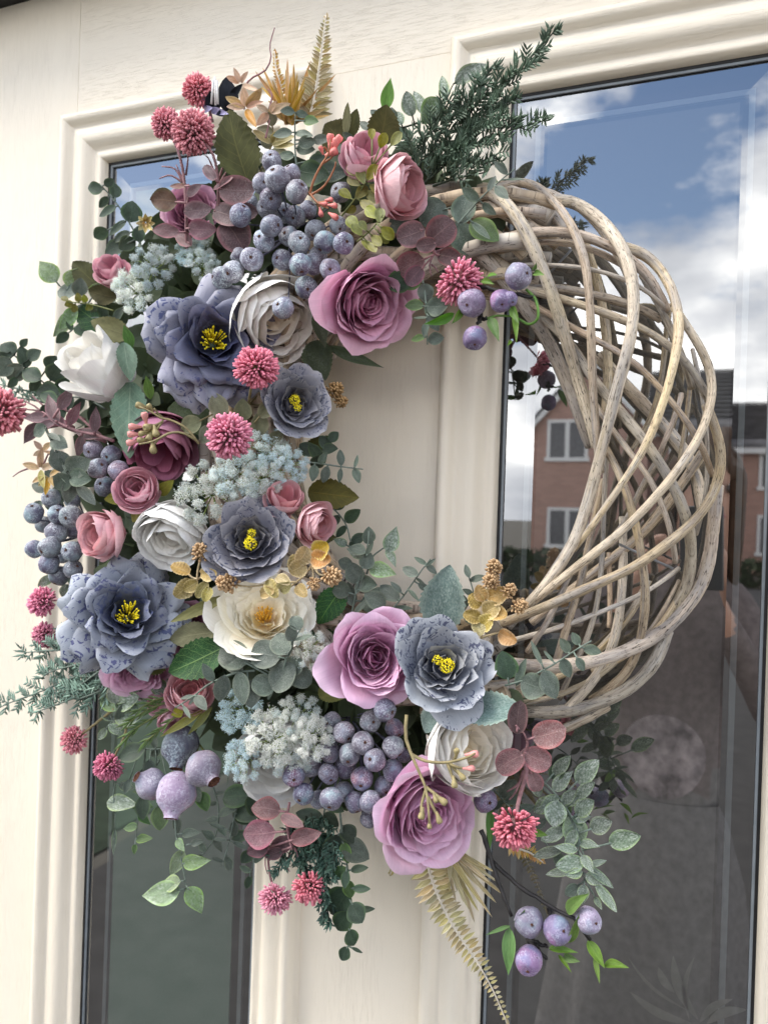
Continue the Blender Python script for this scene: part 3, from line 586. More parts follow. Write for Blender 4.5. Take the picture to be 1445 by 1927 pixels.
CLR = {   # kind -> colours of (inner base, inner tip, outer base, outer tip, rim)
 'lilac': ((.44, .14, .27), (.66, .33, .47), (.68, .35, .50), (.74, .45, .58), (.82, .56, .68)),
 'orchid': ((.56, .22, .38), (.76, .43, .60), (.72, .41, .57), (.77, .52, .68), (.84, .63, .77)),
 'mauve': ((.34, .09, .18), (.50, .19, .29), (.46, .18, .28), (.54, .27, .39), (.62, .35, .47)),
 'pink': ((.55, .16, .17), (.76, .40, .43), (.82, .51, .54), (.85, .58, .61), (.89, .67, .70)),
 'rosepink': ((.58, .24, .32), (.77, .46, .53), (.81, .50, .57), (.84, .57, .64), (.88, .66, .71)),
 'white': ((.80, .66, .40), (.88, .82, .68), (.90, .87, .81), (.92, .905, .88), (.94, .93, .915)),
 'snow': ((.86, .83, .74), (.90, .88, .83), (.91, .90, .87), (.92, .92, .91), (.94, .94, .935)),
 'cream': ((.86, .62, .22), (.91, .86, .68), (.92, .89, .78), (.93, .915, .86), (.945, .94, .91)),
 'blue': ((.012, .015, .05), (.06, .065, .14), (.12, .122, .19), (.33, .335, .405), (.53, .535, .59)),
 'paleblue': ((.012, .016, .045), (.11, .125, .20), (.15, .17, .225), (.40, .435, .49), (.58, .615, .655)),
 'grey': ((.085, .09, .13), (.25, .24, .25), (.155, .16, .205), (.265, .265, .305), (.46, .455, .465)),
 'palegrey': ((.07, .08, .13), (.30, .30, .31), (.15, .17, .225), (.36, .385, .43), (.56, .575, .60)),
}
def flower(name, label, cat, kind, colour, x, y, r, d, tilt, seed, mat=None, group=None, stamen=None, count=None, squash=1.0):
    pc = P(x, y, d); s = r*px(pc); n = hint(pc, *tilt); R_ = random.Random(seed); C_ = CLR[colour]
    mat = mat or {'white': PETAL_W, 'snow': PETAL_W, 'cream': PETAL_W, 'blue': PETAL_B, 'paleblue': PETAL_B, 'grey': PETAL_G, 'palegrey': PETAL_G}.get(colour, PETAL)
    cnt, fn = SPEC[kind]; cnt = count or cnt; items = []
    for i in range(cnt):
        t = (i+.5)/cnt; t = t**(.92 if kind in ('ranunculus', 'rose') else .85); k = fn(t, R_); big = t > .45
        k['L_'] *= R_.uniform(.95, 1.05); k['t1'] += R_.uniform(-6, 6)
        dr = {'ranunculus': .50, 'bud': .42, 'peony': .30}.get(kind)
        if dr:                                            # the outermost petals end lower, so rims show all over the globe
            fz = 1-dr*max(0, (t-.52)/.48)*R_.uniform(.55, 1.15); k['L_'] *= fz; k['t1'] = k['t0']+(k['t1']-k['t0'])*fz
        v, f, uv, T = petal(seed=seed*97+i, nu=10 if big else 7, nv=11 if big else 8, **k)
        a = i*2.39996+R_.uniform(-.42, .42); ca, sa = math.cos(a), math.sin(a)
        v = np.stack([v[:, 0]*ca-v[:, 1]*sa, v[:, 0]*sa+v[:, 1]*ca, v[:, 2]*squash], 1)
        if kind in ('rose', 'peony', 'open_peony', 'ranunculus', 'camellia', 'bud'):   # no petal sits quite true
            q = Matrix.Rotation(R_.gauss(0, .06), 3, 'X') @ Matrix.Rotation(R_.gauss(0, .06), 3, 'Y'); v = v @ np.array(q).T+np.array([R_.gauss(0, .018), R_.gauss(0, .018), R_.gauss(0, .02)])
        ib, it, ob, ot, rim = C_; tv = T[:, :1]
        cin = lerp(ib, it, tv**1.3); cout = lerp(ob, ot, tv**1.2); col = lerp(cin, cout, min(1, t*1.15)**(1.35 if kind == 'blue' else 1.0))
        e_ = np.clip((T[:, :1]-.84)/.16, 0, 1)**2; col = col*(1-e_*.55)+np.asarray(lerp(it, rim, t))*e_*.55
        items.append((v, f, uv, col))
    allv = np.vstack([q[0] for q in items]); rad = np.percentile(np.hypot(allv[:, 0], allv[:, 1]), 98); zt = np.percentile(allv[:, 2], 97)
    kf = s/rad; o = pc-n*(zt*kf*.62)
    M = frame(o, n, roll=R_.uniform(0, 6.28)); root = thing(name, label, cat, o, group)
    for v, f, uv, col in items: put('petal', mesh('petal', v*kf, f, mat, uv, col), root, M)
    if stamen: stamens(root, M, kf, stamen, R_, zt)
    return root
def blob(mb, c, r, col=(1, 1, 1), seg=6, rings=4, axis=None, ln=1.0):
    V = []; ax = nrm(axis) if axis is not None else np.array([0, 0, 1.]); a = nrm(np.cross(ax, [.31, .77, .2])); b = np.cross(ax, a)
    for i in range(1, rings):
        ph = math.pi*i/rings
        for j in range(seg): V.append(c+ax*(-math.cos(ph)*r*ln)+(a*math.cos(2*math.pi*j/seg)+b*math.sin(2*math.pi*j/seg))*r*math.sin(ph))
    V += [c-ax*r*ln, c+ax*r*ln]; n = (rings-1)*seg; f = []
    for i in range(rings-2):
        for j in range(seg): k = (j+1) % seg; f.append((i*seg+j, i*seg+k, (i+1)*seg+k, (i+1)*seg+j))
    for j in range(seg):
        k = (j+1) % seg; f.append((n, k, j)); f.append((n+1, (rings-2)*seg+j, (rings-2)*seg+k))
    mb.add(V, f, None, col)
def stamens(root, M, kf, kind, R_, zt):
    mb = MB()
    if kind == 'beads':                                   # two tight knots of little beads
        for cx, cy, rr, n in ((.07, -.04, .12, 120), (-.10, .09, .08, 55)):
            for i in range(n):
                a = i*2.4; z = 1-i/n*1.3; q = math.sqrt(max(0, 1-z*z)); blob(mb, np.array([cx+rr*q*math.cos(a), cy+rr*q*math.sin(a), zt*.80+rr*z*1.1])+np.array([R_.gauss(0, .012) for _ in range(3)]), R_.uniform(.011, .019), (1, 1, 1), 5, 4)
        m = YEL
    else:
        for i in range(46):
            a = R_.uniform(0, 6.28); q = math.sqrt(R_.random())*.15; b0 = np.array([q*.5*math.cos(a), q*.5*math.sin(a), zt*.30]); t_ = np.array([q*1.2*math.cos(a), q*1.2*math.sin(a), zt*R_.uniform(.72, .92)])
            tube(mb, [b0, (b0+t_)/2, t_], [.006, .007, .009], 5); blob(mb, t_, .015, (1, 1, 1), 5, 4, t_-b0, 2.2)
        m = YEL if kind == 'threads' else YEL2
    me = mb.mesh('stamens', m); me.transform(Matrix.Scale(kf, 4)); put('stamens', me, root, M)

# ------------------------------------------------------------------ leaves
LEAFS = {}
def leaf_me(shape, mat, cup=.12, var=0):
    key = (shape, mat, cup, var)
    if key in LEAFS: return LEAFS[key]
    r = np.random.RandomState(hash(shape) % 1000 if False else len(shape)*7+var*13+len(str(mat))); nu = 6; serr = shape in ('serrate', 'dusty')
    nv = 44 if serr else (30 if shape == 'scallop' else 12); V = []; uv = []; bend = r.uniform(-.16, .16); tw = r.uniform(-.35, .35); lc = r.uniform(-.35, .9)
    for i in range(nv+1):
        v = i/nv
        if shape == 'round': wv = math.sqrt(max(0, 1-(2*v-1)**2))*.98
        elif shape == 'oval': wv = math.sin(math.pi*v**.85)**.75
        elif shape == 'heart': wv = (math.sin(math.pi*v**1.35))**.62
        elif shape == 'point': wv = (math.sin(math.pi*v**.70))**1.0*(1-.10*v)
        elif shape == 'lance': wv = (math.sin(math.pi*v**.80))**1.15
        elif shape == 'blade': wv = min(1, v*6)**.6*(1-v)**.55*1.15
        elif shape == 'scallop': wv = math.sin(math.pi*(v*.96+.02)**.9)**.55*(1+.10*abs(math.sin(v*math.pi*7)))
        else: wv = math.sin(math.pi*(v*.985+.01)**.82)**.80*(1+.15*(1-((v*11) % 1))-.05)
        if i in (0, nv): wv = min(wv, .02)
        for j in range(nu+1):
            u = j/nu*2-1; x = u*wv*.5; z = cup*(abs(u)**1.6)*wv*.8-cup*(.9+2.2*lc)*(v-.35)**2+.030*math.sin(v*9+u*3+var)*wv*abs(u)
            if shape == 'scallop': z += .025*math.sin(v*math.pi*14)*abs(u)
            V.append((x+bend*math.sin(v*3.1)*.35, v, z+tw*.12*u*v)); uv.append((u, v))
    w_ = nu+1; f = [(i*w_+j, i*w_+j+1, (i+1)*w_+j+1, (i+1)*w_+j) for i in range(nv) for j in range(nu)]
    LEAFS[key] = mesh('leaf', np.array(V), f, L[mat] if isinstance(mat, str) else mat, np.array(uv)); return LEAFS[key]
def leaf(parent, base_w, tip_w, width, shape, mat, tilt=(0, 0), cup=.12, name='leaf', roll=0.0):
    b0, t0 = np.asarray(base_w), np.asarray(tip_w); Ln = np.linalg.norm(t0-b0); z = hint((b0+t0)/2, *tilt)
    M = sc(frame_y(b0, t0-b0, z), (width, Ln, min(width, Ln)*1.1)); return put(name, leaf_me(shape, mat, cup, rnd.randint(0, 6)), parent, M)
def spray(label, cat, stem, leaves, mat='grey', smat='grey', shape='oval', d=(.12, .13), sw=4.0, name='eucalyptus_sprig', aspect=.86, group=None, cup=.12, extra=None, part='leaf'):
    """stem: pixel polyline (base first); leaves: (cx, cy, half-length[, tilt x, tilt y[, aspect[, material[, shape]]]])"""
    q = np.array(stem, float); n = max(8, len(q)*4); f2 = spline(q, n); dd = np.linspace(d[0], d[1], n); W = np.array([P(a, b, e_) for (a, b), e_ in zip(f2, dd)])
    root = thing(name, label, cat, W[0], group); mb = MB(); s0 = px(W[0]); tube(mb, W, np.linspace(sw, sw*.55, n)*.5*s0, 6)
    for lf in leaves:
        cx, cy, h = lf[:3]; tx, ty = (lf[3], lf[4]) if len(lf) > 4 else (rnd.uniform(-.35, .35), rnd.uniform(-.2, .4)); asp = lf[5] if len(lf) > 5 and lf[5] else aspect
        m = lf[6] if len(lf) > 6 and lf[6] else mat; sh = lf[7] if len(lf) > 7 and lf[7] else shape
        i = int(np.argmin(np.hypot(f2[:, 0]-cx, f2[:, 1]-cy))); dx, dy = cx-f2[i, 0], cy-f2[i, 1]; k = math.hypot(dx, dy)
        # attach a little further down the stem when the leaf lies along it
        if k < h*.9:
            i2 = max(0, i-int(max(1, n*.12))); dx, dy = cx-f2[i2, 0], cy-f2[i2, 1]; k = math.hypot(dx, dy); i = i2
        ux, uy = (dx/k, dy/k) if k > 1e-6 else (0, -1); dl = dd[i]+rnd.uniform(-.003, .008)
        b0 = P(cx-ux*h, cy-uy*h, dl); t0 = P(cx+ux*h, cy+uy*h, dl+rnd.uniform(-.006, .008)); Wd = 2*h*asp*px(b0)
        leaf(root, b0, t0, Wd, sh, m, (tx, ty), cup, part); tube(mb, [W[i], (W[i]+b0)/2, b0+(t0-b0)*.08], sw*.38*s0, 5)
    if extra: extra(mb, root)
    put('stem', mb.mesh('stem', ST[smat]), root); return root
def single(label, base_, tip_, w_, shape, mat, d=(.11, .13), tilt=(0, 0), cat='leaf', name='cloth_leaf', cup=.14, group=None):
    b0, t0 = P(*base_, d[0]), P(*tip_, d[1]); Ln = np.linalg.norm(t0-b0); z = hint((b0+t0)/2, *tilt)
    M = sc(frame_y(b0, t0-b0, z), (w_*px(b0), Ln, w_*px(b0)*1.1)); o = put(name, leaf_me(shape, mat, cup, rnd.randint(0, 6)), None, M); return tag(o, label, cat, group)

# ------------------------------------------------------------------ berries
def berry_me(mat, egg=0.0, neck=0.0, var=0):
    key = ('berry', mat.name, egg, neck, var)
    if key in LEAFS: return LEAFS[key]
    V = []; uv = []; f = []; nr, ns = 14, 18
    for i in range(nr+1):
        ph = math.pi*i/nr; z = -math.cos(ph); r = math.sin(ph)
        if z > 0: r *= 1-.10*z*egg
        else: r *= 1+.10*z*egg*1.6
        zz = z*(1+.10*egg)
        if z > .80 and not neck: zz -= .22*((z-.80)/.20)**1.6      # dimple round the calyx
        if neck and z > .55: q = (z-.55)/.45; r = r*(1-q)+(.29+.07*q)*q; zz = .55+q*.62
        for j in range(ns):
            a = 2*math.pi*j/ns; k = 1+.03*math.sin(a*3+i*.7+var)+.018*math.sin(a*5-i*1.1+var*2)+.05*math.sin(a+var*1.7)*math.sin(i*.45+var)-.05*math.exp(-((a-2-var)**2+((i-8)*.35)**2)*1.5); V.append((r*k*math.cos(a), r*k*math.sin(a), zz)); uv.append((j/ns, i/nr))
    for i in range(nr):
        for j in range(ns): k = (j+1) % ns; f.append((i*ns+j, i*ns+k, (i+1)*ns+k, (i+1)*ns+j))
    LEAFS[key] = mesh('berry', np.array(V), f, mat, np.array(uv)); return LEAFS[key]
def calyx_me(big=False):
    key = ('calyx', big)
    if key in LEAFS: return LEAFS[key]
    mb = MB(); k = .34 if big else .20
    for i in range(6):
        a = i*math.pi/3; c, s = math.cos(a), math.sin(a); mb.add([(c*.02-s*.07, s*.02+c*.07, 0), (c*.02+s*.07, s*.02-c*.07, 0), (c*k, s*k, .08), (c*k*.6, s*k*.6, .14)], [(0, 1, 2), (0, 2, 3), (1, 3, 2)])
    if big:                                               # hollow with a torn rim
        R2 = np.random.RandomState(4); mb = MB(); ns = 18; V = []
        for q, z in ((.34, .15), (.27, .03), (.16, -.07), (.02, -.10)):
            for j in range(ns): a = 2*math.pi*j/ns; V.append((q*math.cos(a), q*math.sin(a), z+R2.uniform(-.02, .02)))
        mb.add(V, [(i*ns+j, i*ns+(j+1) % ns, (i+1)*ns+(j+1) % ns, (i+1)*ns+j) for i in range(3) for j in range(ns)])
        for j in range(14): a = R2.uniform(0, 6.28); q = R2.uniform(.24, .34); c, s = math.cos(a)*q, math.sin(a)*q; mb.add([(c-s*.12, s+c*.12, .02), (c+s*.12, s-c*.12, .02), (c*R2.uniform(.85, 1.1), s*R2.uniform(.85, 1.1), R2.uniform(.18, .30))], [(0, 1, 2)])
    else: blob(mb, np.array([0, 0, -.02]), .11, (1, 1, 1), 6, 4)
    LEAFS[key] = mb.mesh('calyx', CALYX, False); return LEAFS[key]
def berries(label, cat, items, mat, d, hub, hubd=.07, name='berry_cluster', smat='blue', egg=.3, spread=.022, seed=1, part='berry', neck=0.0, big=False, sw=3.2, group=None, out=(.0, .0)):
    R_ = random.Random(seed); pos = []; rad = []
    for it in items:
        x, y, r = it[:3]; dd = d+(it[3] if len(it) > 3 else R_.uniform(-.5, .5)*spread); p = P(x, y, dd); pos.append(p); rad.append(r*px(p))
    pos = np.array(pos); rad = np.array(rad)
    for _ in range(30):                                   # ease overlapping berries apart along the line of sight
        for i in range(len(pos)):
            for j in range(i+1, len(pos)):
                dv = pos[j]-pos[i]; need = (rad[i]+rad[j])*.93; l = np.linalg.norm(dv)
                if l < need:
                    v = view(pos[i]); a = np.dot(dv, v); lat = math.sqrt(max(0, l*l-a*a)); want = math.sqrt(max(0, need*need-lat*lat)); s_ = 1 if a >= 0 else -1; mv = (want-abs(a))*.5*.6*s_
                    pos[j] = pos[j]+view(pos[j])*mv; pos[i] = pos[i]-view(pos[i])*mv
    H = P(*hub, hubd); root = thing(name, label, cat, H, group); mb = MB()
    c = pos.mean(0)
    for i, (p, r) in enumerate(zip(pos, rad)):
        it = items[i]
        if len(it) > 5: z = hint(p, it[4], it[5])
        else: z = nrm(nrm(p-H)*.5-view(p)*.5+np.array([R_.uniform(-1, 1) for _ in range(3)])*.75+RT*out[0]+UP*out[1])
        M = sc(frame(p, z, roll=R_.uniform(0, 6)), r/px(p)*px(p)); o = put(part, berry_me(mat, egg, neck, i % 4), root, M @ Matrix.Diagonal((R_.uniform(.94, 1.06), R_.uniform(.94, 1.06), R_.uniform(.90, 1.08), 1)))
        cm = put('calyx', calyx_me(big), o, Matrix.Translation((0, 0, (.80 if not neck else 1.0))))
        tube(mb, spline([H, (H+p)/2+np.array([0, .006, 0]), p-z*r*.8], 7), sw*.5*px(p), 6)
    put('stem', mb.mesh('stem', ST[smat]), root); return root

# ------------------------------------------------------------------ pompon heads, lace umbels, needles, ferns
def floret_mat(name, a, b_, c):
    m, t, b = base(name, .6, .3); at = N(t, 'ShaderNodeAttribute', attribute_name='Col'); n = noise(t, coords(t), 9, 3)
    col = mix(t, .35, at.outputs['Color'], mix(t, 1., at.outputs['Color'], ramp2(t, n, (.6, .6, .6), (1.5, 1.5, 1.5)), 'MULTIPLY')); col = hsv(t, col, (.014, .18, .16)); t.links.new(col, b.inputs['Base Color']); translucent(t, b, col, .1); return m
FLORET = floret_mat('clover_floret', 0, 0, 0)
def pom_me(var, spread):
    key = ('pom', var, spread)
    if key in LEAFS: return LEAFS[key]
    r = np.random.RandomState(var+11); mb = MB(); n = 340 if spread > 100 else 220
    for i in range(n):
        ct = 1-(1-math.cos(math.radians(spread)))*(i+.5)/n; st = math.sqrt(1-ct*ct); a = i*2.39996+r.uniform(-.2, .2); dvec = nrm(np.array([st*math.cos(a), st*math.sin(a), ct])+r.randn(3)*.07)
        ln = r.uniform(.78, 1.08); a_ = nrm(np.cross(dvec, [.2, .5, .84])); b_ = np.cross(dvec, a_); V = []; C_ = []
        k = r.uniform(.8, 1.15); tip = np.array([.70, .28, .35])*k; mid = np.array([.56, .16, .23])*k; stalk = np.array([.50, .27, .27])
        for s_, rad, c in ((.12, .013, stalk), (.55, .018, stalk), (.70, .048, mid), (.90, .066, tip), (1.0, .040, tip*1.15)):
            for j in range(5): q = 2*math.pi*j/5; V.append(dvec*s_*ln+(a_*math.cos(q)*1.15+b_*math.sin(q)*.8)*rad); C_.append(np.minimum(c, 1))
        f = [(i2*5+j, i2*5+(j+1) % 5, (i2+1)*5+(j+1) % 5, (i2+1)*5+j) for i2 in range(4) for j in range(5)]; f.append((20, 21, 22, 23, 24)); mb.add(V, f, None, np.array(C_))
    LEAFS[key] = mb.mesh('florets', FLORET); return LEAFS[key]
def pompon(label, x, y, r, d, tilt, stem=None, spread=125, var=0, smat='mauve', sw=6, twigs=(), name='clover_pompon', ds=.10):
    p = P(x, y, d); z = hint(p, *tilt); root = thing(name, label, 'flower', p, 'pink clover pompons'); hx = int(x*7+y*3); s_ = r*px(p); M = sc(frame(p, z, roll=x*.01), (s_*(.92+.04*(hx % 5)), s_*(1.06-.03*(hx % 4)), s_*(.84+.05*(hx % 5)))); put('florets', pom_me(hx % 7, spread), root, M)
    mb = MB(); s0 = px(p); blob(mb, p, r*.30*s0)
    if stem:
        q = [p]+[P(a, b, d+(ds-d)*(i+1)/len(stem)) for i, (a, b) in enumerate(stem)]; c = spline(q, 12); tube(mb, c, np.linspace(sw*.8, sw*1.1, 12)*.5*s0, 7)
    for tw in twigs: tube(mb, spline([P(a, b, ds+.004*i) for i, (a, b) in enumerate(tw)], 7), np.linspace(sw*.42, sw*.18, 7)*s0, 5)
    put('stem', mb.mesh('stem', ST[smat]), root); return root
LACE = floret_mat('lace_grains', 0, 0, 0)
def umbel_me(var, blue):
    key = ('umbel', var, blue)
    if key in LEAFS: return LEAFS[key]
    r = np.random.RandomState(var+50); mb = MB(); st = MB()
    heads = [(0, 0)]+[(.50*math.cos(i*1.047+.2), .50*math.sin(i*1.047+.2)) for i in range(6)]+[(.92*math.cos(i*.571), .92*math.sin(i*.571)) for i in range(11)]
    O8 = np.array([(1, 0, 0), (-1, 0, 0), (0, 1, 0), (0, -1, 0), (0, 0, 1), (0, 0, -1)], float); F8 = [(0, 2, 4), (2, 1, 4), (1, 3, 4), (3, 0, 4), (2, 0, 5), (1, 2, 5), (3, 1, 5), (0, 3, 5)]
    for hx, hy in heads:
        hx += r.uniform(-.13, .13); hy += r.uniform(-.13, .13); hz = .55-.36*(hx*hx+hy*hy)+r.uniform(-.24, .14); hr = r.uniform(.12, .27); tint = np.clip(r.rand()*.6-.05+blue, 0, 1)
        for i in range(170):
            a = r.uniform(0, 6.28); q = math.sqrt(r.rand()); p = np.array([hx+hr*q*math.cos(a), hy+hr*q*math.sin(a), hz+.10*(1-q*q)+r.uniform(-.09, .09)])
            c = lerp((.93, .94, .87), (.50, .70, .80), np.clip(tint*.75+r.uniform(-.3, .15), 0, 1))*r.uniform(.85, 1.1)
            for _ in range(3): mb.add(p+r.randn(3)*.030+O8*r.uniform(.009, .021), F8, None, np.minimum(c*r.uniform(.85, 1.1), 1))
        for i in range(14):                               # stray buds on their own fine stalks
            a = r.uniform(0, 6.28); q = hr*r.uniform(1.0, 1.5); p = np.array([hx+q*math.cos(a), hy+q*math.sin(a), hz+r.uniform(-.12, .10)]); c = lerp((.93, .94, .87), (.50, .70, .80), np.clip(tint+r.uniform(-.2, .3), 0, 1))
            tube(st, [(hx, hy, hz-.16), p], [.008, .006], 3)
            for _ in range(3): mb.add(p+r.randn(3)*.02+O8*r.uniform(.012, .022), F8, None, c)
        for i in range(5):
            a = i*1.257+hx; e_ = np.array([hx+hr*.6*math.cos(a), hy+hr*.6*math.sin(a), hz+.02]); tube(st, spline([(0, 0, -.35), (hx*.6, hy*.6, -.02), (hx, hy, hz-.16), e_], 6), [.028, .026, .022, .02, .014, .012], 4)
    me = mb.mesh('lace_grains', LACE, False); LEAFS[key] = (me, st.mesh('stalks', L_ST)); return LEAFS[key]
L_ST = flat('lace_green_stalk', (.24, .32, .08), .6, .3, .3, 5)
def umbel(label, x, y, r, d, tilt, blue=.3, var=0, group='lace flowers'):
    p = P(x, y, d); z = hint(p, *tilt); s = r*px(p); o = p-z*s*.4; root = thing('lace_flower', label, 'flower', o, group); M = sc(frame(o, z, roll=x), s); a, b = umbel_me(var, blue)
    put('lace_grains', a, root, M)['kind'] = 'stuff'; put('stalks', b, root, M); return root
def needle_sprig(label, mats, branches, d, seed, name='juniper_sprig', tw=34, nl=21, step=13, cat='greenery', side=True, nw=5.0, group=None, ang=.62):
    R_ = random.Random(seed); root = None; nb = MB(); sb = MB()
    for br in branches:
        q = np.array(br, float); ln = np.sum(np.linalg.norm(np.diff(q, axis=0), axis=1)); n = max(6, int(ln/step)); f2 = spline(q, n)
        W = np.array([P(a, b, d+.02*i/n) for i, (a, b) in enumerate(f2)]); s = px(W[0])
        if root is None: root = thing(name, label, cat, W[0], group)
        tube(sb, W, np.linspace(2.6, 1.2, n)*s, 5)
        def needle(p, dv, l):
            a = nrm(np.cross(dv, [.3, .8, .2])); b = np.cross(dv, a); h = nw*.5*s; m_ = p+dv*l*.45; k = R_.uniform(.75, 1.2)
            nb.add([p+a*h*.5, p+b*h*.5, p-a*h*.5, p-b*h*.5, m_+a*h, m_+b*h*.7, m_-a*h, m_-b*h*.7, p+dv*l], [(0, 1, 5, 4), (1, 2, 6, 5), (2, 3, 7, 6), (3, 0, 4, 7), (4, 5, 8), (5, 6, 8), (6, 7, 8), (7, 4, 8)], None, (k, k, k))
        for i in range(1, n):
            T = nrm(W[i]-W[i-1]); t = i/n; l = tw*(.55+.75*math.sin(math.pi*min(1, t*.9+.12)))*(1-.55*t**3)*s
            for k in range(2 if not side or i % 2 else 1):
                a = R_.uniform(0, 6.28); pv = nrm(np.cross(T, [math.cos(a), math.sin(a), .4])); dv = nrm(T*(.95-ang*.3)+pv*ang)
                if not side: needle(W[i], dv, nl*s*R_.uniform(.8, 1.2)); continue
                e_ = W[i]+dv*l*R_.uniform(.7, 1.1); tube(sb, [W[i], e_], [1.3*s, .7*s], 4); m_ = max(2, int(l/s/7.5))
                for j in range(m_+1):
                    p = W[i]+(e_-W[i])*j/m_; aa = R_.uniform(0, 6.28)
                    for o_ in (0, 3.14):
                        pv2 = nrm(np.cross(dv, [math.cos(aa+o_), math.sin(aa+o_), .35])); needle(p, nrm(dv*.9+pv2*.75), nl*s*R_.uniform(.75, 1.15)*(1 if j < m_ else .8))
    put('needles', nb.mesh('needles', mats[0], False), root); put('stem', sb.mesh('stem', mats[1]), root); return root
def needle_mat(name, c):
    m, t, b = base(name, .55, .35); at = N(t, 'ShaderNodeAttribute', attribute_name='Col'); col = mix(t, 1., at.outputs['Color'], ramp2(t, noise(t, coords(t), 60, 3), tuple(x*.6 for x in c), tuple(x*1.5 for x in c)), 'MULTIPLY'); t.links.new(col, b.inputs['Base Color']); return m
NEED = needle_mat('juniper_needles', (.088, .135, .092)); NEED2 = needle_mat('sage_needles', (.15, .235, .185)); NEED3 = needle_mat('deep_teal_needles', (.055, .11, .082))
def fern(label, rachis, d, l0, l1, n, mat, seed, ang=62, name='fern_frond', w_=.31, tilt=(0, 0), fold=.0):
    R_ = random.Random(seed); f2 = spline(np.array(rachis, float), n+6); W = np.array([P(a, b, d[0]+(d[1]-d[0])*i/(n+5)) for i, (a, b) in enumerate(f2)]); s = px(W[0]); root = thing(name, label, 'fern', W[0], 'gilded ferns')
    mb = MB(); tube(mb, W+np.array([0, -.0015, 0]), np.linspace(3.2, 1.4, len(W))*s*.85, 6); put('rachis', mb.mesh('rachis', ST['pale']), root)
    for i in range(2, n+5):
        t = i/(n+5); T = nrm(W[i]-W[i-1]); z = hint(W[i], *tilt); sd_ = nrm(np.cross(T, z)); l = (l0+(l1-l0)*t)*(min(1, .55+t*4))*s
        for k in (-1, 1):
            a = RAD(ang+R_.uniform(-9, 9)-12*t); dv = nrm(T*math.cos(a)+sd_*k*math.sin(a)+z*R_.uniform(-.25, .25)); e_ = W[i]+dv*l*R_.uniform(.85, 1.1)
            leaf(root, W[i], e_, max(l*w_, 5*s), 'lance', mat, (R_.uniform(-.4, .4), R_.uniform(-.4, .4)), .22, 'leaflet')
    tip = W[-1]; leaf(root, W[-2], tip+(tip-W[-2])*1.2, 6*s, 'lance', mat, tilt, .2, 'leaflet'); return root
def tuft(label, base_, tips, w_, mat, d, name='grass_tuft', cat='grass tuft', shape='blade', seed=0, bow=.12):
    R_ = random.Random(seed); b0 = P(*base_, d[0]); s = px(b0); root = thing(name, label, cat, b0)
    for tx, ty in tips:
        bb = P(base_[0]+R_.uniform(-9, 9), base_[1]+R_.uniform(-5, 5), d[0]+R_.uniform(-.008, .008)); leaf(root, bb, P(tx, ty, d[1]+R_.uniform(-.014, .014)), w_*s*R_.uniform(.8, 1.2), shape, mat, (R_.uniform(-.6, .6), R_.uniform(-.4, .4)), .28, 'blade')
    return root
BUD = flat('coral_bud', (.66, .20, .18), .5, .35, .2, 300); BUD2 = flat('green_tan_bud', (.30, .25, .12), .55, .35, .3, 200); BUD3 = flat('pink_bud', (.70, .30, .28), .5, .35, .15, 300)
def waxflower(label, d, twigs, buds, smat, sw=5.0, group=None):
    """twigs: pixel polylines; buds: (x, y, r, direction x, direction y, material)"""
    p0 = P(*twigs[0][0], d); s = px(p0); root = thing('waxflower_sprig', label, 'bud sprig', p0, group); mb = MB()
    for i, tw in enumerate(twigs): tube(mb, spline([P(a, b, d+.004*j) for j, (a, b) in enumerate(tw)], 10), np.linspace(sw, sw*.6, 10)*.5*s, 6)
    put('stem', mb.mesh('stem', ST[smat]), root)
    for x, y, r, dx, dy, m in buds:
        p = P(x, y, d+.008); ax = nrm(RT*dx-UP*dy-view(p)*.35); b = MB(); k = r*s
        a = nrm(np.cross(ax, [.3, .2, .9])); c_ = np.cross(ax, a); V = []; PR = ((-2.2, .28), (-1.2, .45), (-.4, .72), (.25, .85), (.7, .72), (.95, .55), (.75, .3))
        for z_, q in PR:
            for j in range(8): t_ = j*math.pi/4; V.append(p+ax*z_*k+(a*math.cos(t_)+c_*math.sin(t_))*q*k*(1+.12*(j % 2)))
        f = [(i*8+j, i*8+(j+1) % 8, (i+1)*8+(j+1) % 8, (i+1)*8+j) for i in range(len(PR)-1) for j in range(8)]; f.append(tuple(range((len(PR)-1)*8, len(PR)*8))); b.add(V, f)
        put('bud', b.mesh('bud', m), root)
    return root
SEED = flat('gilded_seed_head', (.36, .225, .10), .5, .4, .35, 9); SEED2 = flat('straw_seed_head', (.47, .31, .165), .45, .4, .3, 9)
def seedhead_me(mat, var, up=100):
    key = ('seed', mat.name, var, up)
    if key in LEAFS: return LEAFS[key]
    r = np.random.RandomState(var+3); mb = MB(); n = 52                 # seeds in tiers up a short spike
    for i in range(n):
        h = i/n; a = i*2.39996+r.uniform(-.2, .2); up_ = .55+.75*h; dv = nrm(np.array([math.cos(a), math.sin(a), up_])+r.randn(3)*.08); st = np.array([0, 0, -.55+1.25*h]); ln = r.uniform(.85, 1.1)*(.82-.42*h**2)
        a_ = nrm(np.cross(dv, [.2, .5, .84])); b_ = np.cross(dv, a_); V = []
        for s_, q in ((.05, .03), (.45, .045), (.66, .095), (.86, .105), (1.0, .05)):
            for j in range(5): V.append(st+dv*s_*ln+(a_*math.cos(j*1.2566)+b_*math.sin(j*1.2566))*q)
        f = [(k*5+j, k*5+(j+1) % 5, (k+1)*5+(j+1) % 5, (k+1)*5+j) for k in range(4) for j in range(5)]; f.append((20, 21, 22, 23, 24)); mb.add(V, f)
    tube(mb, [(0, 0, -.8), (0, 0, .6)], .05, 5)
    LEAFS[key] = mb.mesh('seed_head', mat); return LEAFS[key]
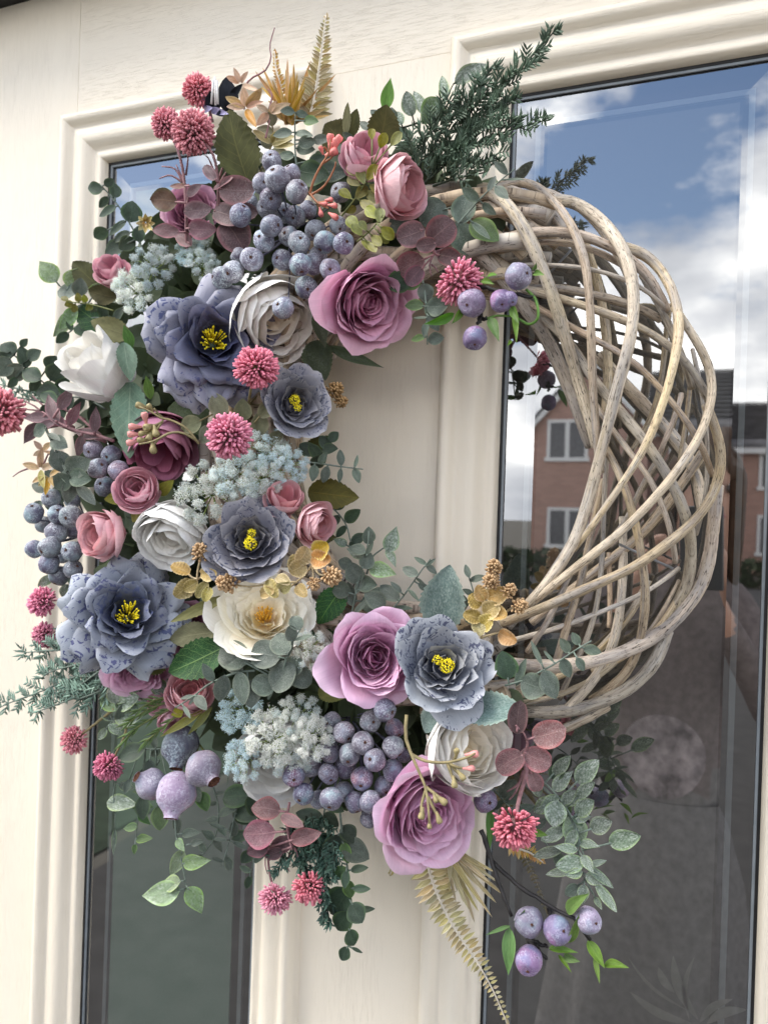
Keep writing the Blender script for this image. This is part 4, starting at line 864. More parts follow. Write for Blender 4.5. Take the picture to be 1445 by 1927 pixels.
# ------------------------------------------------------------------ packed dark leaves behind the flowers
_c = spline(np.array([(930,390),(800,400),(640,390),(470,400),(350,500),(285,640),(255,800),(265,960),(330,1150),(450,1310),(620,1400),(780,1420),(930,1330)], float), 80)
_r2 = np.random.RandomState(3)
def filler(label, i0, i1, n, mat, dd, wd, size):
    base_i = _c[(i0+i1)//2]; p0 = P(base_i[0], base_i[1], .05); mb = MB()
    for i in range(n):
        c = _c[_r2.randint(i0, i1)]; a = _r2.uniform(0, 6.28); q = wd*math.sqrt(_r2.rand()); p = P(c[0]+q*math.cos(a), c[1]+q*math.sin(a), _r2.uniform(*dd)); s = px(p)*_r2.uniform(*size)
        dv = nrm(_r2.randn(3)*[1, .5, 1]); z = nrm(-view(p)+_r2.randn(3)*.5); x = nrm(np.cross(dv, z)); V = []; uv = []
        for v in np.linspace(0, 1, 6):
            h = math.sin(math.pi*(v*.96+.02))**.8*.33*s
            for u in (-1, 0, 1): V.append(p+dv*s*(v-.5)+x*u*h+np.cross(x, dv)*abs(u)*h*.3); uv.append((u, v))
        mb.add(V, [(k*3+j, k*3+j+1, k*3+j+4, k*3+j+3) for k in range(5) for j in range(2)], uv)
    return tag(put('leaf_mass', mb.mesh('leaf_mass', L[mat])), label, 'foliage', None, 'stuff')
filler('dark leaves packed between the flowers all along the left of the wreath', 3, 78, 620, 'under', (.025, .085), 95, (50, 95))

# ------------------------------------------------------------------ big flowers
G1 = 'lilac roses'; G2 = 'white peonies'; G3 = 'blue flecked peonies'; G4 = 'grey flecked camellias'; G5 = 'small pink ranunculus'
flower('rose', 'open lilac rose under the blueberries, facing the empty door panel', 'rose', 'rose', 'lilac', 692, 570, 85, .135, (.5, -.28), 1, group=G1)
flower('rose', 'bright lilac rose left of the pale grey camellia', 'rose', 'rose', 'orchid', 705, 1237, 84, .14, (.12, -.06), 2, group=G1)
flower('rose', 'lowest lilac rose of the wreath, under the white peony', 'rose', 'rose', 'orchid', 800, 1528, 96, .135, (.42, -.5), 3, group=G1)
flower('rose', 'closed mauve rose half hidden behind tan waxflower buds', 'rose', 'bud', 'mauve', 304, 838, 66, .115, (-.1, -.75), 4, group=G1)
flower('rose', 'mauve rose peeping out beneath the pale blue peony', 'rose', 'rose', 'orchid', 262, 1262, 60, .10, (-.2, -.7), 5, group=G1)
flower('rose', 'magenta rose almost hidden behind mauve leaves at the upper left', 'rose', 'rose', 'mauve', 362, 400, 48, .085, (-.2, .5), 6, group=G1)
flower('rose', 'purple rose mostly covered by the olive leaf near the pale blue peony', 'rose', 'rose', 'mauve', 352, 1180, 46, .09, (.1, -.2), 7, group=G1)
flower('peony_bud', 'big white closed peony at the left edge, seen from its side', 'peony', 'bud', 'snow', 182, 690, 66, .135, (-.75, .75), 8, PETAL_W, G2, None, 24, 1.25)
flower('peony', 'white peony with a blueberry lying on it, beside the lilac rose', 'peony', 'peony', 'white', 515, 600, 86, .115, (.7, -.6), 31, group=G2)
flower('peony', 'white peony between two pink buds and the grey camellia', 'peony', 'peony', 'snow', 326, 1007, 70, .125, (-.5, -.85), 10, group=G2)
flower('peony', 'cream peony with an amber centre, opening upwards', 'peony', 'open_peony', 'cream', 498, 1160, 98, .13, (-.03, .62), 11, group=G2, stamen='amber')
flower('peony', 'white peony below the pale grey camellia', 'peony', 'peony', 'white', 879, 1412, 84, .125, (.75, .05), 12, group=G2)
flower('peony', 'white peony half covered by blue and white lace flowers', 'peony', 'peony', 'snow', 520, 1425, 80, .095, (-.05, -.5), 13, group=G2)
flower('blue_peony', 'largest blue peony with dark flecks and yellow threads, upper left', 'peony', 'blue', 'blue', 402, 642, 126, .14, (.05, .2), 14, group=G3, stamen='threads')
flower('blue_peony', 'pale blue flecked peony at the lower left beside the juniper', 'peony', 'blue', 'paleblue', 240, 1155, 118, .14, (.05, .25), 15, group=G3, stamen='threads')
flower('camellia', 'dark grey camellia between the pink pompon and the door panel', 'camellia', 'camellia', 'grey', 555, 760, 68, .13, (.35, .25), 16, group=G4, stamen='beads')
flower('camellia', 'slate grey camellia above the cream peony', 'camellia', 'camellia', 'grey', 472, 1018, 84, .15, (-.05, .25), 17, group=G4, stamen='beads')
flower('camellia', 'pale grey camellia with a velvet leaf on either side', 'camellia', 'camellia', 'palegrey', 833, 1252, 95, .145, (.15, .22), 18, group=G4, stamen='beads')
# small pink ones
flower('ranunculus', 'pink bud with its opening turned upwards, beside coral waxflower', 'ranunculus', 'bud', 'rosepink', 686, 294, 46, .13, (.12, .75), 20, group=G5, squash=1.05)
flower('ranunculus', 'larger pink ranunculus in front of the tall juniper', 'ranunculus', 'ranunculus', 'pink', 754, 354, 58, .135, (1.3, .35), 21, group=G5)
flower('ranunculus', 'small pink bud by the toothed olive leaves at the left edge', 'ranunculus', 'bud', 'rosepink', 210, 510, 33, .11, (-.4, .5), 22, group=G5)
flower('ranunculus', 'pink bud on lime sepals above another pink ranunculus', 'ranunculus', 'ranunculus', 'rosepink', 258, 920, 42, .14, (-.2, .3), 23, group=G5)
flower('ranunculus', 'pink ranunculus touching the left blueberry cluster', 'ranunculus', 'ranunculus', 'pink', 190, 1006, 50, .14, (-.95, .1), 24, group=G5)
flower('ranunculus', 'cupped pink bud above the slate camellia next to lace', 'ranunculus', 'bud', 'pink', 535, 938, 38, .13, (.1, .6), 25, group=G5, count=14)
flower('ranunculus', 'pink ranunculus with a crimson heart against the olive leaf', 'ranunculus', 'ranunculus', 'pink', 596, 987, 42, .125, (1.05, -.35), 26, group=G5)
flower('ranunculus', 'deep pink ranunculus under the green veined leaf', 'ranunculus', 'ranunculus', 'pink', 357, 1302, 45, .115, (-.1, .45), 27, group=G5)
flower('ranunculus', 'little pale pink bud hanging below the deep pink ranunculus', 'ranunculus', 'bud', 'rosepink', 322, 1357, 27, .105, (-.1, -.7), 28, group=G5)
flower('ranunculus', 'half hidden pale pink bud behind green stems', 'ranunculus', 'bud', 'rosepink', 300, 1326, 24, .09, (-.6, -.2), 29, group=G5)
# black backed flower at the top left
r0 = thing('black_backed_flower', 'small black cloth flower with lavender edges turned away from us', 'flower', P(410, 178, .10))
for b_, t_, w_, m_ in (((432, 213), (424, 145), 40, 'black'), ((405, 208), (396, 172), 30, 'black'), ((395, 205), (384, 172), 26, 'lav'), ((392, 206), (428, 214), 13, 'lav'), ((384, 208), (398, 203), 12, 'lav'), ((432, 190), (456, 158), 14, 'black'), ((428, 212), (408, 216), 14, 'black')):
    if m_ == 'lav' and 'lav' not in L: L['lav'] = flat('lavender_cloth', (.38, .36, .55), .7, .2, .15, 4)
    leaf(r0, P(*b_, .10), P(*t_, .115), w_*px(P(*b_, .1)), 'oval', m_, (-.2, .1), .2, 'petal')
mb = MB()
for q in ((398, 196), (402, 150)), ((406, 198), (405, 145)), ((410, 196), (409, 152)): tube(mb, [P(*q[0], .115), P(*q[1], .12)], .0011, 5)
put('filament', mb.mesh('filament', WHITE), r0)

# ------------------------------------------------------------------ blueberries, figs, plums
GB = 'frosted blueberry clusters'
berries('big cluster of frosted blueberries between the olive leaf and the lilac rose', 'berries', [(512,304,20),(522,337,24,.01),(548,327,19,0),(495,346,20,-.01),(559,361,21,.012),(510,375,21,0),(504,391,20,-.02),(453,405,21,.0),(511,425,21,.015),(497,453,21,.0),(544,445,20,-.005),(563,457,21,.015),(594,433,20,-.005),(611,456,21,.01),(647,457,20,.012),(636,424,17,-.01),(641,362,20,-.02),(474,488,22,.008),(449,482,16,-.01),(439,511,21,.008),(418,523,22,.0),(532,489,20,-.01),(565,498,21,.018),(589,497,20,-.005),(621,507,21,.01),(576,541,22,.0),(533,580,20,.025),(470,382,17,-.03),(556,408,20,-.035),(580,395,18,-.045),(535,400,19,-.04),(600,480,18,-.03)], BERRY, .135, (545, 440), .07, seed=3, out=(-.05, .1), group=GB)
berries('six blueberries tucked between the mint leaf and the left silver eucalyptus', 'berries', [(176,846,18),(210,856,19),(184,881,20,.01),(224,886,20,.005),(198,915,20,-.03),(238,925,14,-.02)], BERRY2, .125, (230, 890), .07, seed=4, group=GB)
berries('blueberry cluster hanging over the left edge of the wreath', 'berries', [(64,966,20),(108,968,18,.0),(133,971,21,.012),(97,938,18,-.01),(107,1000,21,0),(66,1033,18,-.005),(94,1029,21,.01),(136,1038,20,.01),(93,1060,20,.0),(112,1084,20,-.01),(138,1071,18,0),(138,998,16,-.02),(83,987,16,-.02),(137,943,15,-.02),(118,1045,15,-.03)], BERRY, .12, (165, 1000), .075, seed=5, group=GB, out=(-.3, -.1))
berries('lower cluster of blueberries beside the white lace flowers', 'berries', [(724,1335,22,.015),(697,1358,20,.0),(743,1370,18,-.02),(647,1378,21,.0),(625,1358,18,-.015),(683,1398,22,.012),(740,1406,21,.005),(619,1415,21,.0),(657,1420,21,.008),(705,1430,22,.014),(739,1450,20,.0),(650,1444,21,-.01),(618,1456,20,.0),(586,1444,20,-.01),(682,1465,22,.0),(723,1480,20,-.01),(553,1459,21,.01),(571,1494,21,.008),(624,1503,22,.012),(601,1505,18,-.012),(647,1490,20,-.012),(668,1510,20,-.005),(697,1508,21,.008),(694,1542,16,-.02),(760,1420,15,-.03)], BERRY2, .13, (655, 1350), .075, seed=6, group=GB, out=(.05, -.35))
GF = 'frosted figs'
berries('trio of lilac frosted fig buds hanging at the lower left', 'figs', [(384,1446,36,.012,.75,-1.0),(331,1493,39,.014,-.35,-1.9),(284,1476,31,.0,-1.6,.9)], FIG, .12, (375, 1400), .09, 'fig_cluster', 'olive', .5, .01, 7, 'fig', 1.0, True, 4, GF)
berries('bluish frosted fig behind the hanging pink bud', 'figs', [(340,1404,36,.0,-.3,-1.6)], BERRY, .10, (370, 1370), .08, 'fig_cluster', 'olive', .5, .01, 8, 'fig', 1.0, True, 4, GF)
berries('single dusky fig between the lowest lilac rose and the white peony', 'figs', [(913,1507,23,.0,.4,-.2)], PLUM, .105, (900, 1470), .08, 'fig_cluster', 'olive', .4, .01, 9, 'fig', 0, False, 4, GF)
def plum_sprig(label, twigs, plums, leaves, d, seed, pulse=.0):
    root = thing('plum_sprig', label, 'plum sprig', P(*twigs[0][0], d), 'plum sprigs'); mb = MB(); s = px(P(*twigs[0][0], d)); R_ = np.random.RandomState(seed)
    for tw in twigs:
        q = spline([P(a, b, d+.003*i) for i, (a, b) in enumerate(tw)], 16); q = q+R_.randn(*q.shape)*.0004; tube(mb, q, np.linspace(4.2, 2.8, 16)*s*(1+.25*R_.rand(16)), 6)
    put('stem', mb.mesh('stem', ST['black']), root)
    for x, y, r, tx, ty in plums:
        p = P(x, y, d+.012); o = put('plum', berry_me(PLUM, .55), root, sc(frame(p, hint(p, tx, ty), roll=x), r*px(p))); put('calyx', calyx_me(), o, Matrix.Translation((0, 0, .86)) @ Matrix.Scale(.7, 4))
    for b_, t_, w_, tx, ty in leaves: leaf(root, P(*b_, d+.012), P(*t_, d+.02), w_*px(P(*b_, d)), 'point', 'bright', (tx, ty), .3)
    return root
plum_sprig('plum sprig reaching over the bare rods beside a pompon', [[(885,533),(930,545),(960,552),(1005,560)],[(950,552),(957,566),(963,575)],[(902,590),(903,602),(897,610)],[(901,600),(917,599)]],
  [(975,520,26,.8,.3),(943,566,22,.1,-.4),(888,570,27,-.5,-.2),(893,636,23,.0,-.9),(958,563,16,.6,-.5)],
  [((915,522),(935,516),14,0,.8),((905,528),(928,533),12,0,.3),((1003,514),(1022,516),13,.2,.2),((1003,508),(1009,495),9,.3,.1),((921,597),(938,640),20,.1,-.2),((966,578),(972,646),13,.3,0),((962,576),(976,610),16,-.3,0),((961,640),(955,650),7,0,0),((855,590),(800,612),20,.1,-.6),((870,580),(850,610),16,.1,-.6)], .145, 1)
mb = MB(); tube(mb, spline([P(990, 545, .15), P(1008, 565, .155), P(1012, 598, .155), P(995, 610, .15), P(972, 598, .15)], 18), .0011, 5); tube(mb, spline([P(962, 595, .15), P(935, 594, .15), P(917, 599, .15)], 8), .0009, 5)
put('tendril', mb.mesh('tendril', ST['bright']), [o for o in COL.objects if o.name.startswith('plum_sprig')][-1])
plum_sprig('plum sprig of four plums hanging lowest in front of the right pane', [[(905,1560),(925,1620),(935,1650),(948,1690),(963,1725)],[(925,1620),(968,1660),(1010,1690),(1050,1715),(1085,1733),(1108,1770)],[(1033,1708),(1035,1722)],[(993,1770),(1005,1780),(1029,1805)],[(995,1768),(1030,1782)],[(1083,1733),(1096,1732)]],
  [(995,1735,28,.2,-.2),(1048,1750,27,.5,-.1),(1107,1731,25,.6,-.3),(995,1807,27,-.1,-.85)],
  [((960,1742),(912,1760),8,0,.5),((958,1745),(955,1838),26,-.1,0),((968,1738),(988,1712),18,.5,.2),((1065,1718),(1103,1682),24,-.2,.3),((1032,1784),(1087,1792),14,0,.5),((1060,1798),(1090,1810),16,.0,-.2),((1050,1796),(1075,1830),8,.2,0),((1105,1770),(1138,1822),22,.2,.2),((1118,1798),(1128,1852),10,0,0),((1135,1815),(1180,1818),18,.2,.6),((1070,1775),(1090,1720),18,.4,.1)], .125, 2)

# ------------------------------------------------------------------ pompons
pompon('highest pink pompon beside the black cloth flower', 374, 170, 29, .11, (-.3, .3), [(392,200),(400,230)], 125, 0)
pompon('magenta pink pompon at the far left of the top trio', 313, 233, 31, .11, (-.5, .5), [(338,292),(348,350),(352,430)], 128, 1, twigs=[[(345,345),(330,318),(305,313)],[(346,345),(322,330),(300,336)],[(350,330),(354,300),(352,285)],[(348,345),(332,310)]])
pompon('large rose pink pompon in front of the top trio', 364, 249, 43, .13, (-.1, .25), [(398,285),(410,330),(412,390)], 115, 2, twigs=[[(412,338),(424,300),(428,280)],[(414,345),(430,318),(442,298)],[(408,335),(394,300),(386,292)]])
pompon('pink pompon on the edge of the largest blue peony', 482, 692, 43, .165, (.0, .3), [(472,735),(468,762),(462,790)], 115, 0, smat='tan', twigs=[[(466,765),(462,745),(460,735)],[(466,765),(478,752),(484,745)],[(468,760),(488,762),(495,755)]])
pompon('pink pompon directly above the lace flowers', 432, 820, 41, .165, (.05, .1), [(425,860)], 118, 1)
pompon('pink pompon seen from the side in front of the bare rods', 862, 528, 45, .15, (.55, -.75), [(846,508),(830,490),(815,470)], 92, 2, twigs=[[(818,474),(834,468),(848,460)],[(816,478),(808,500),(812,520)],[(812,498),(820,505),(824,513)],[(820,474),(832,476)]])
pompon('pink pompon cut by the left edge of the picture', 4, 775, 44, .14, (-.6, -.2), [(40,778),(90,790),(140,810),(200,830)], 120, 0, smat='mauve', sw=8, twigs=[[(150,815),(100,790),(60,760),(48,755)],[(130,800),(80,775),(48,770)],[(140,805),(90,770),(62,745)],[(200,830),(150,785),(110,760),(90,757)],[(110,800),(70,810),(50,815)],[(160,790),(120,770),(100,765)]])
pompon('small pink pompon left of the pale blue peony', 82, 1132, 30, .09, (-.5, -.1), [(110,1128),(135,1135),(165,1150)], 90, 1, sw=5)
pompon('faded pink pompon just above the lower left juniper', 88, 1194, 25, .085, (-.5, -.2), [(108,1186),(130,1165),(150,1140)], 90, 2, sw=5)
pompon('pink pompon hanging alone over the left moulding', 143, 1391, 26, .09, (-.6, -.3), [(170,1370),(195,1350),(215,1335)], 92, 0, sw=5, smat='tan')
pompon('pink pompon hanging in front of the left pane', 207, 1440, 28, .095, (-.5, -.5), [(222,1412),(235,1385),(240,1360)], 92, 1, sw=4.5, smat='tan')
pompon('lower pink pompon of the hanging pair under the blueberries', 519, 1688, 31, .105, (-.2, -.7), [(508,1645),(504,1600),(506,1560)], 100, 2, sw=5, twigs=[[(503,1590),(499,1625),(504,1645)],[(505,1580),(508,1620)]])
pompon('upper pink pompon of the hanging pair, in front of the door panel', 583, 1668, 36, .115, (.1, -.8), [(578,1650),(560,1610),(545,1570),(540,1540)], 98, 0, sw=6, twigs=[[(545,1570),(536,1600),(538,1620)],[(545,1565),(570,1600),(575,1625)],[(552,1590),(540,1625),(545,1640)]])
pompon('pink pompon facing down beside the lowest lilac rose', 968, 1552, 45, .15, (.05, -.8), [(973,1520),(980,1490),(990,1455),(985,1420)], 90, 1, sw=9, twigs=[[(985,1450),(975,1475),(953,1490)],[(984,1452),(970,1490),(958,1505)],[(985,1440),(1000,1458),(1005,1468)],[(986,1440),(1010,1450),(1012,1465)]])

# ------------------------------------------------------------------ lace flowers
for a in (('upper lace flower with blue tips beside the largest blue peony', 292, 496, 44, .115, (.1, .5), .40, 0), ('white lace flower left of the largest blue peony', 246, 548, 44, .12, (-.5, .1), .05, 1), ('bluish lace flower above the left end of the top blueberries', 362, 470, 38, .10, (-.2, .9), .45, 2), ('small pale lace flower just over the largest blue peony', 388, 500, 34, .115, (.3, .4), .35, 0),
          ('white lace flower left of the slate camellia', 393, 925, 62, .14, (-.2, .1), -.1, 0), ('pale blue lace flower below the centre pompon', 442, 890, 50, .135, (.0, .2), .45, 1), ('blue lace flower touching the dark grey camellia', 505, 845, 46, .125, (.2, .4), .55, 2), ('blue lace flower jutting towards the door panel', 548, 872, 40, .125, (.6, .2), .75, 0), ('white lace flower beside the cupped pink bud', 496, 905, 40, .14, (.1, -.2), .25, 1),
          ('little white lace flower right of the cream peony', 590, 1220, 40, .145, (.5, .2), -.1, 2), ('deep blue lace flower under the silver eucalyptus', 452, 1340, 46, .12, (-.2, -.1), .85, 1), ('white and blue lace flower above the lower blueberries', 560, 1338, 42, .145, (.1, .5), .05, 0), ('whitest lace flower in the lower group', 512, 1388, 56, .155, (-.1, .1), -.35, 2), ('white lace flower touching the lower blueberries', 592, 1388, 44, .15, (.4, .0), -.1, 1), ('bluish lace flower hanging over the half covered white peony', 545, 1432, 44, .145, (.1, -.4), .2, 0), ('blue lace flower beside the lilac fig buds', 452, 1432, 42, .14, (-.6, -.2), .70, 2)):
    umbel(a[0], a[1], a[2], a[3]*.90, *a[4:])
# ------------------------------------------------------------------ juniper
needle_sprig('tall dark juniper sprig rising over the right pane', (NEED, ST['dark']), [[(800,345),(840,285),(900,215),(960,150),(1010,95),(1040,62)],[(805,340),(850,300),(905,265),(960,245),(1020,228)],[(795,330),(830,250),(880,190),(925,128)],[(790,320),(800,260),(830,220),(850,180)],[(820,320),(880,260),(940,215),(968,180)],[(830,330),(880,310),(930,295),(945,275)],[(815,350),(860,335),(910,325)],[(785,330),(775,290),(772,265)],[(840,300),(870,235),(900,190),(905,160)]], .085, 1)
needle_sprig('sage juniper sprig pointing out at the lower left', (NEED2, ST['grey']), [[(215,1245),(150,1270),(80,1300),(20,1322),(-8,1335)],[(205,1225),(150,1222),(100,1224),(48,1228)],[(215,1268),(170,1300),(110,1325),(62,1342)],[(200,1235),(150,1250),(100,1262),(80,1275)],[(215,1280),(190,1300),(150,1315)],[(195,1210),(150,1205),(125,1200)],[(225,1250),(190,1262),(150,1290),(120,1300)]], .095, 2, group=None)
needle_sprig('deep teal fir sprig hanging under the lower blueberries', (NEED3, ST['dark']), [[(585,1530),(600,1590),(610,1640),(617,1695)],[(560,1540),(540,1580),(530,1610),(525,1640)],[(575,1535),(570,1590),(575,1640)],[(600,1530),(625,1580),(630,1630)],[(610,1650),(615,1700),(620,1735)],[(545,1530),(560,1600),(590,1660)],[(590,1540),(605,1600),(625,1650)]], .095, 3, step=8, tw=26, nl=14)
needle_sprig('thin pale fir twig behind the left dark eucalyptus', (NEED2, ST['grey']), [[(90,745),(50,735),(20,728),(-5,722)],[(95,760),(60,752),(30,748)]], .075, 4, tw=22, nl=12)
needle_sprig('slender green rosemary stems under the deep pink ranunculus', (flat('rosemary_green', (.085, .14, .04), .55, .3, .3, 80), ST['olive']), [[(330,1330),(290,1350),(250,1375),(235,1395)],[(320,1320),(280,1335),(245,1358)],[(335,1345),(300,1375),(275,1395)],[(325,1310),(290,1318),(262,1335)]], .115, 5, side=False, nl=26, step=9, nw=5, ang=.35)

# ------------------------------------------------------------------ gilded ferns, grasses, bracts, seed heads
fern('tall gilded fern standing at the top of the wreath', [(580,235),(592,190),(600,140),(607,90),(615,30)], (.085, .095), 46, 7, 25, 'straw', 1, 66, tilt=(0, .1))
fern('short gilded fern beside the purple tendril', [(532,190),(528,160),(521,130),(518,98)], (.075, .08), 17, 6, 10, 'gold', 2, 60)
fern('long gilded fern hanging lowest over the door panel', [(800,1598),(812,1650),(836,1710),(866,1762),(900,1812),(928,1862),(954,1922)], (.105, .085), 47, 7, 32, 'straw', 3, 84)
fern('small gilded fern hanging left of the lowest lilac rose', [(752,1590),(745,1615),(735,1645)], (.075, .07), 16, 8, 9, 'goldgreen', 4, 55)
fern('little gilded fern under the downward pompon', [(950,1585),(980,1597),(1000,1605),(1022,1622)], (.09, .085), 26, 8, 10, 'gold', 5, 75)
tuft('stiff gilded grass tuft at the top of the wreath', (548, 232), [(541,108),(553,120),(562,150),(585,113),(632,140),(600,165),(520,140),(508,160),(494,125),(480,133),(612,205),(575,145),(560,135),(528,165),(545,155),(515,185),(590,180),(570,170),(505,190),(535,180),(555,175),(498,150),(538,128),(548,140),(575,165),(583,130),(592,150),(605,190),(618,215),(512,150),(522,175),(490,160),(540,200),(560,195),(530,195),(575,195),(500,205),(516,200)], 11, 'gold', (.08, .10), seed=1)
tuft('gilded grass tuft fanning out under the lowest lilac rose', (838, 1590), [(894,1738),(926,1727),(950,1688),(882,1712),(862,1680),(905,1700),(935,1700),(870,1640),(920,1660),(930,1640),(846,1660),(945,1665),(880,1690),(910,1680),(858,1700),(895,1660),(900,1720),(928,1690),(915,1640),(940,1675),(872,1700),(848,1690)], 12, 'straw', (.10, .105), seed=2)
def bracts(label, groups, d, mat, tend=None, cat='gilded flower'):
    root = None
    for cx, cy, r, pet in groups:
        if root is None: root = thing('gilded_blossom', label, cat, P(cx, cy, d), 'gilded blossoms')
        for a, ln, w_, m_ in pet:
            dx, dy = math.cos(RAD(a)), -math.sin(RAD(a)); leaf(root, P(cx+dx*2, cy+dy*2, d), P(cx+dx*r*ln, cy+dy*r*ln, d+.008), r*w_*px(P(cx, cy, d)), 'oval', m_ or mat, (rnd.uniform(-.4, .4), rnd.uniform(-.2, .5)), .22, 'petal')
    mb = MB()
    for tw in tend or []: tube(mb, spline([P(a, b, d-.004) for a, b in tw], 14), np.linspace(.0011, .0005, 14), 6)
    if tend: put('stem', mb.mesh('stem', ST['mauve']), root)
    return root
bracts('blush gilded blossoms with a curling purple tendril at the top left', [(462, 203, 40, [(95, 1.0, .42, None), (50, 1.2, .5, 'gold'), (150, 1.1, .40, 'gold'), (175, .9, .35, None), (20, .9, .3, None), (-60, 1.0, .4, 'gold')]), (452, 158, 30, [(110, 1.1, .4, None), (150, 1.0, .4, None), (60, .9, .35, None), (-20, 1.3, .35, None)]), (507, 212, 36, [(25, 1.15, .45, None), (60, .7, .3, None), (225, .95, .45, None), (150, .8, .35, None)])], .105, 'blush', [[(460,205),(458,175),(470,150),(500,132),(510,108),(508,85),(517,52)],[(500,260),(508,225)],[(507,205),(512,180),(505,168)]])
bracts('yellow gilded leaves under the blush blossoms', [(510, 272, 44, [(20, 1.05, .5, 'goldgreen'), (45, .95, .45, 'goldgreen'), (0, 1.0, .35, 'goldgreen'), (140, 1.0, .4, 'goldgreen'), (70, .6, .3, 'goldgreen')])], .095, 'goldgreen')
bracts('amber gilded blossoms hanging over the left edge', [(77, 882, 34, [(165, 1.05, .42, 'blush'), (85, 1.2, .42, 'blush'), (100, .6, .3, 'blush'), (20, .8, .4, 'blush'), (-80, 1.1, .4, 'goldgreen')]), (92, 896, 30, [(200, 1.1, .42, 'gold'), (30, .9, .42, 'gold'), (260, 1.2, .4, 'gold'), (-50, 1.0, .45, 'gold'), (225, .9, .4, 'goldgreen')]), (80, 848, 24, [(40, 1.0, .5, 'blush'), (130, 1.0, .45, 'blush'), (-20, .8, .4, 'blush'), (210, .8, .4, 'blush')])], .125, 'gold', [[(58,880),(38,888),(25,897)],[(80,880),(95,850),(120,835)]])
bracts('tiny yellow blossom by the dark eucalyptus at the left pane', [(274, 420, 18, [(a, 1, .55, 'goldgreen') for a in range(0, 360, 45)]), (276, 418, 9, [(a, 1, .6, 'gold') for a in range(20, 380, 60)])], .10, 'gold')
def seeds(label, heads, lvs, stems, d, mat=SEED2, lm='scalgold', group='gilded seed head sprigs'):
    root = thing('seed_head_sprig', label, 'gilded sprig', P(*stems[0][0], d), group); mb = MB()
    for st_ in stems: tube(mb, spline([P(a, b, d+.002*i) for i, (a, b) in enumerate(st_)], 9), np.linspace(.0011, .0008, 9), 5)
    put('stem', mb.mesh('stem', ST['gold']), root)
    for x, y, r, tx, ty, up in heads:
        p = P(x, y, d+.012); put('seed_head', seedhead_me(mat, int(x) % 3, up), root, sc(frame(p, hint(p, tx, ty), roll=x), r*px(p)))
    for bx, by, ex, ey, w_, m_ in lvs: leaf(root, P(bx, by, d+.006), P(ex, ey, d+.012), w_*px(P(bx, by, d)), 'scallop', m_ or lm, (rnd.uniform(-.4, .4), rnd.uniform(-.2, .4)), .2)
    return root
seeds('gilded seed head over the edge of the white peony', [(378, 1040, 27, -.2, .5, 110)], [(358,1078,322,1062,26,'gold'),(360,1090,330,1125,34,None),(372,1095,345,1110,24,None),(378,1080,408,1078,26,'gold'),(390,1095,370,1125,20,None),(395,1105,385,1132,20,None)], [[(372,1120),(372,1080),(378,1050)],[(345,1068),(360,1085),(372,1090)],[(372,1090),(395,1078)]], .155)
seeds('gilded seed head and leaves running under the slate camellia', [(432, 1098, 31, -.75, .1, 100)], [(505,1090,520,1124,24,None),(520,1085,545,1098,20,None),(490,1118,515,1112,22,None),(525,1110,545,1100,24,None)], [[(560,1095),(510,1098),(470,1104),(440,1100)],[(510,1098),(512,1115)]], .15)
seeds('gilded seed heads right of the slate camellia', [(622, 1083, 30, .6, -.1, 115), (590, 1098, 20, .2, -.4, 95)], [(580,1030,560,1062,34,None),(590,1040,618,1025,36,'gold'),(562,1072,552,1045,30,None),(575,1060,545,1078,34,None),(585,1050,620,1052,34,'gold'),(560,1100,575,1122,22,None)], [[(545,1105),(570,1085),(588,1060),(585,1042)],[(588,1062),(600,1080),(615,1083)],[(588,1062),(590,1090)]], .145)
seeds('gilded seed head sprig standing against the right pane', [(928, 1072, 26, .1, .8, 110), (925, 1095, 26, -.2, .3, 100), (957, 1112, 22, .4, .5, 105), (975, 1140, 24, .6, .1, 110)], [(905,1140,884,1120,30,None),(912,1130,898,1102,26,'gold'),(915,1125,955,1112,34,'gold'),(910,1155,938,1140,34,None),(905,1165,872,1155,26,None),(922,1150,952,1158,30,'gold'),(905,1180,925,1160,32,None),(938,1190,970,1208,28,'gold'),(895,1170,905,1195,26,None)], [[(905,1210),(908,1160),(915,1115),(926,1075)],[(910,1165),(935,1135),(950,1115)],[(910,1170),(945,1155),(970,1140)],[(905,1200),(940,1190)]], .12, SEED2, 'scalgold')
seeds('brown seed spike behind the dark grey camellia', [(628, 735, 26, .6, .3, 120), (640, 755, 20, .7, 0, 110)], [], [[(590,720),(612,728),(625,735)]], .085, SEED)

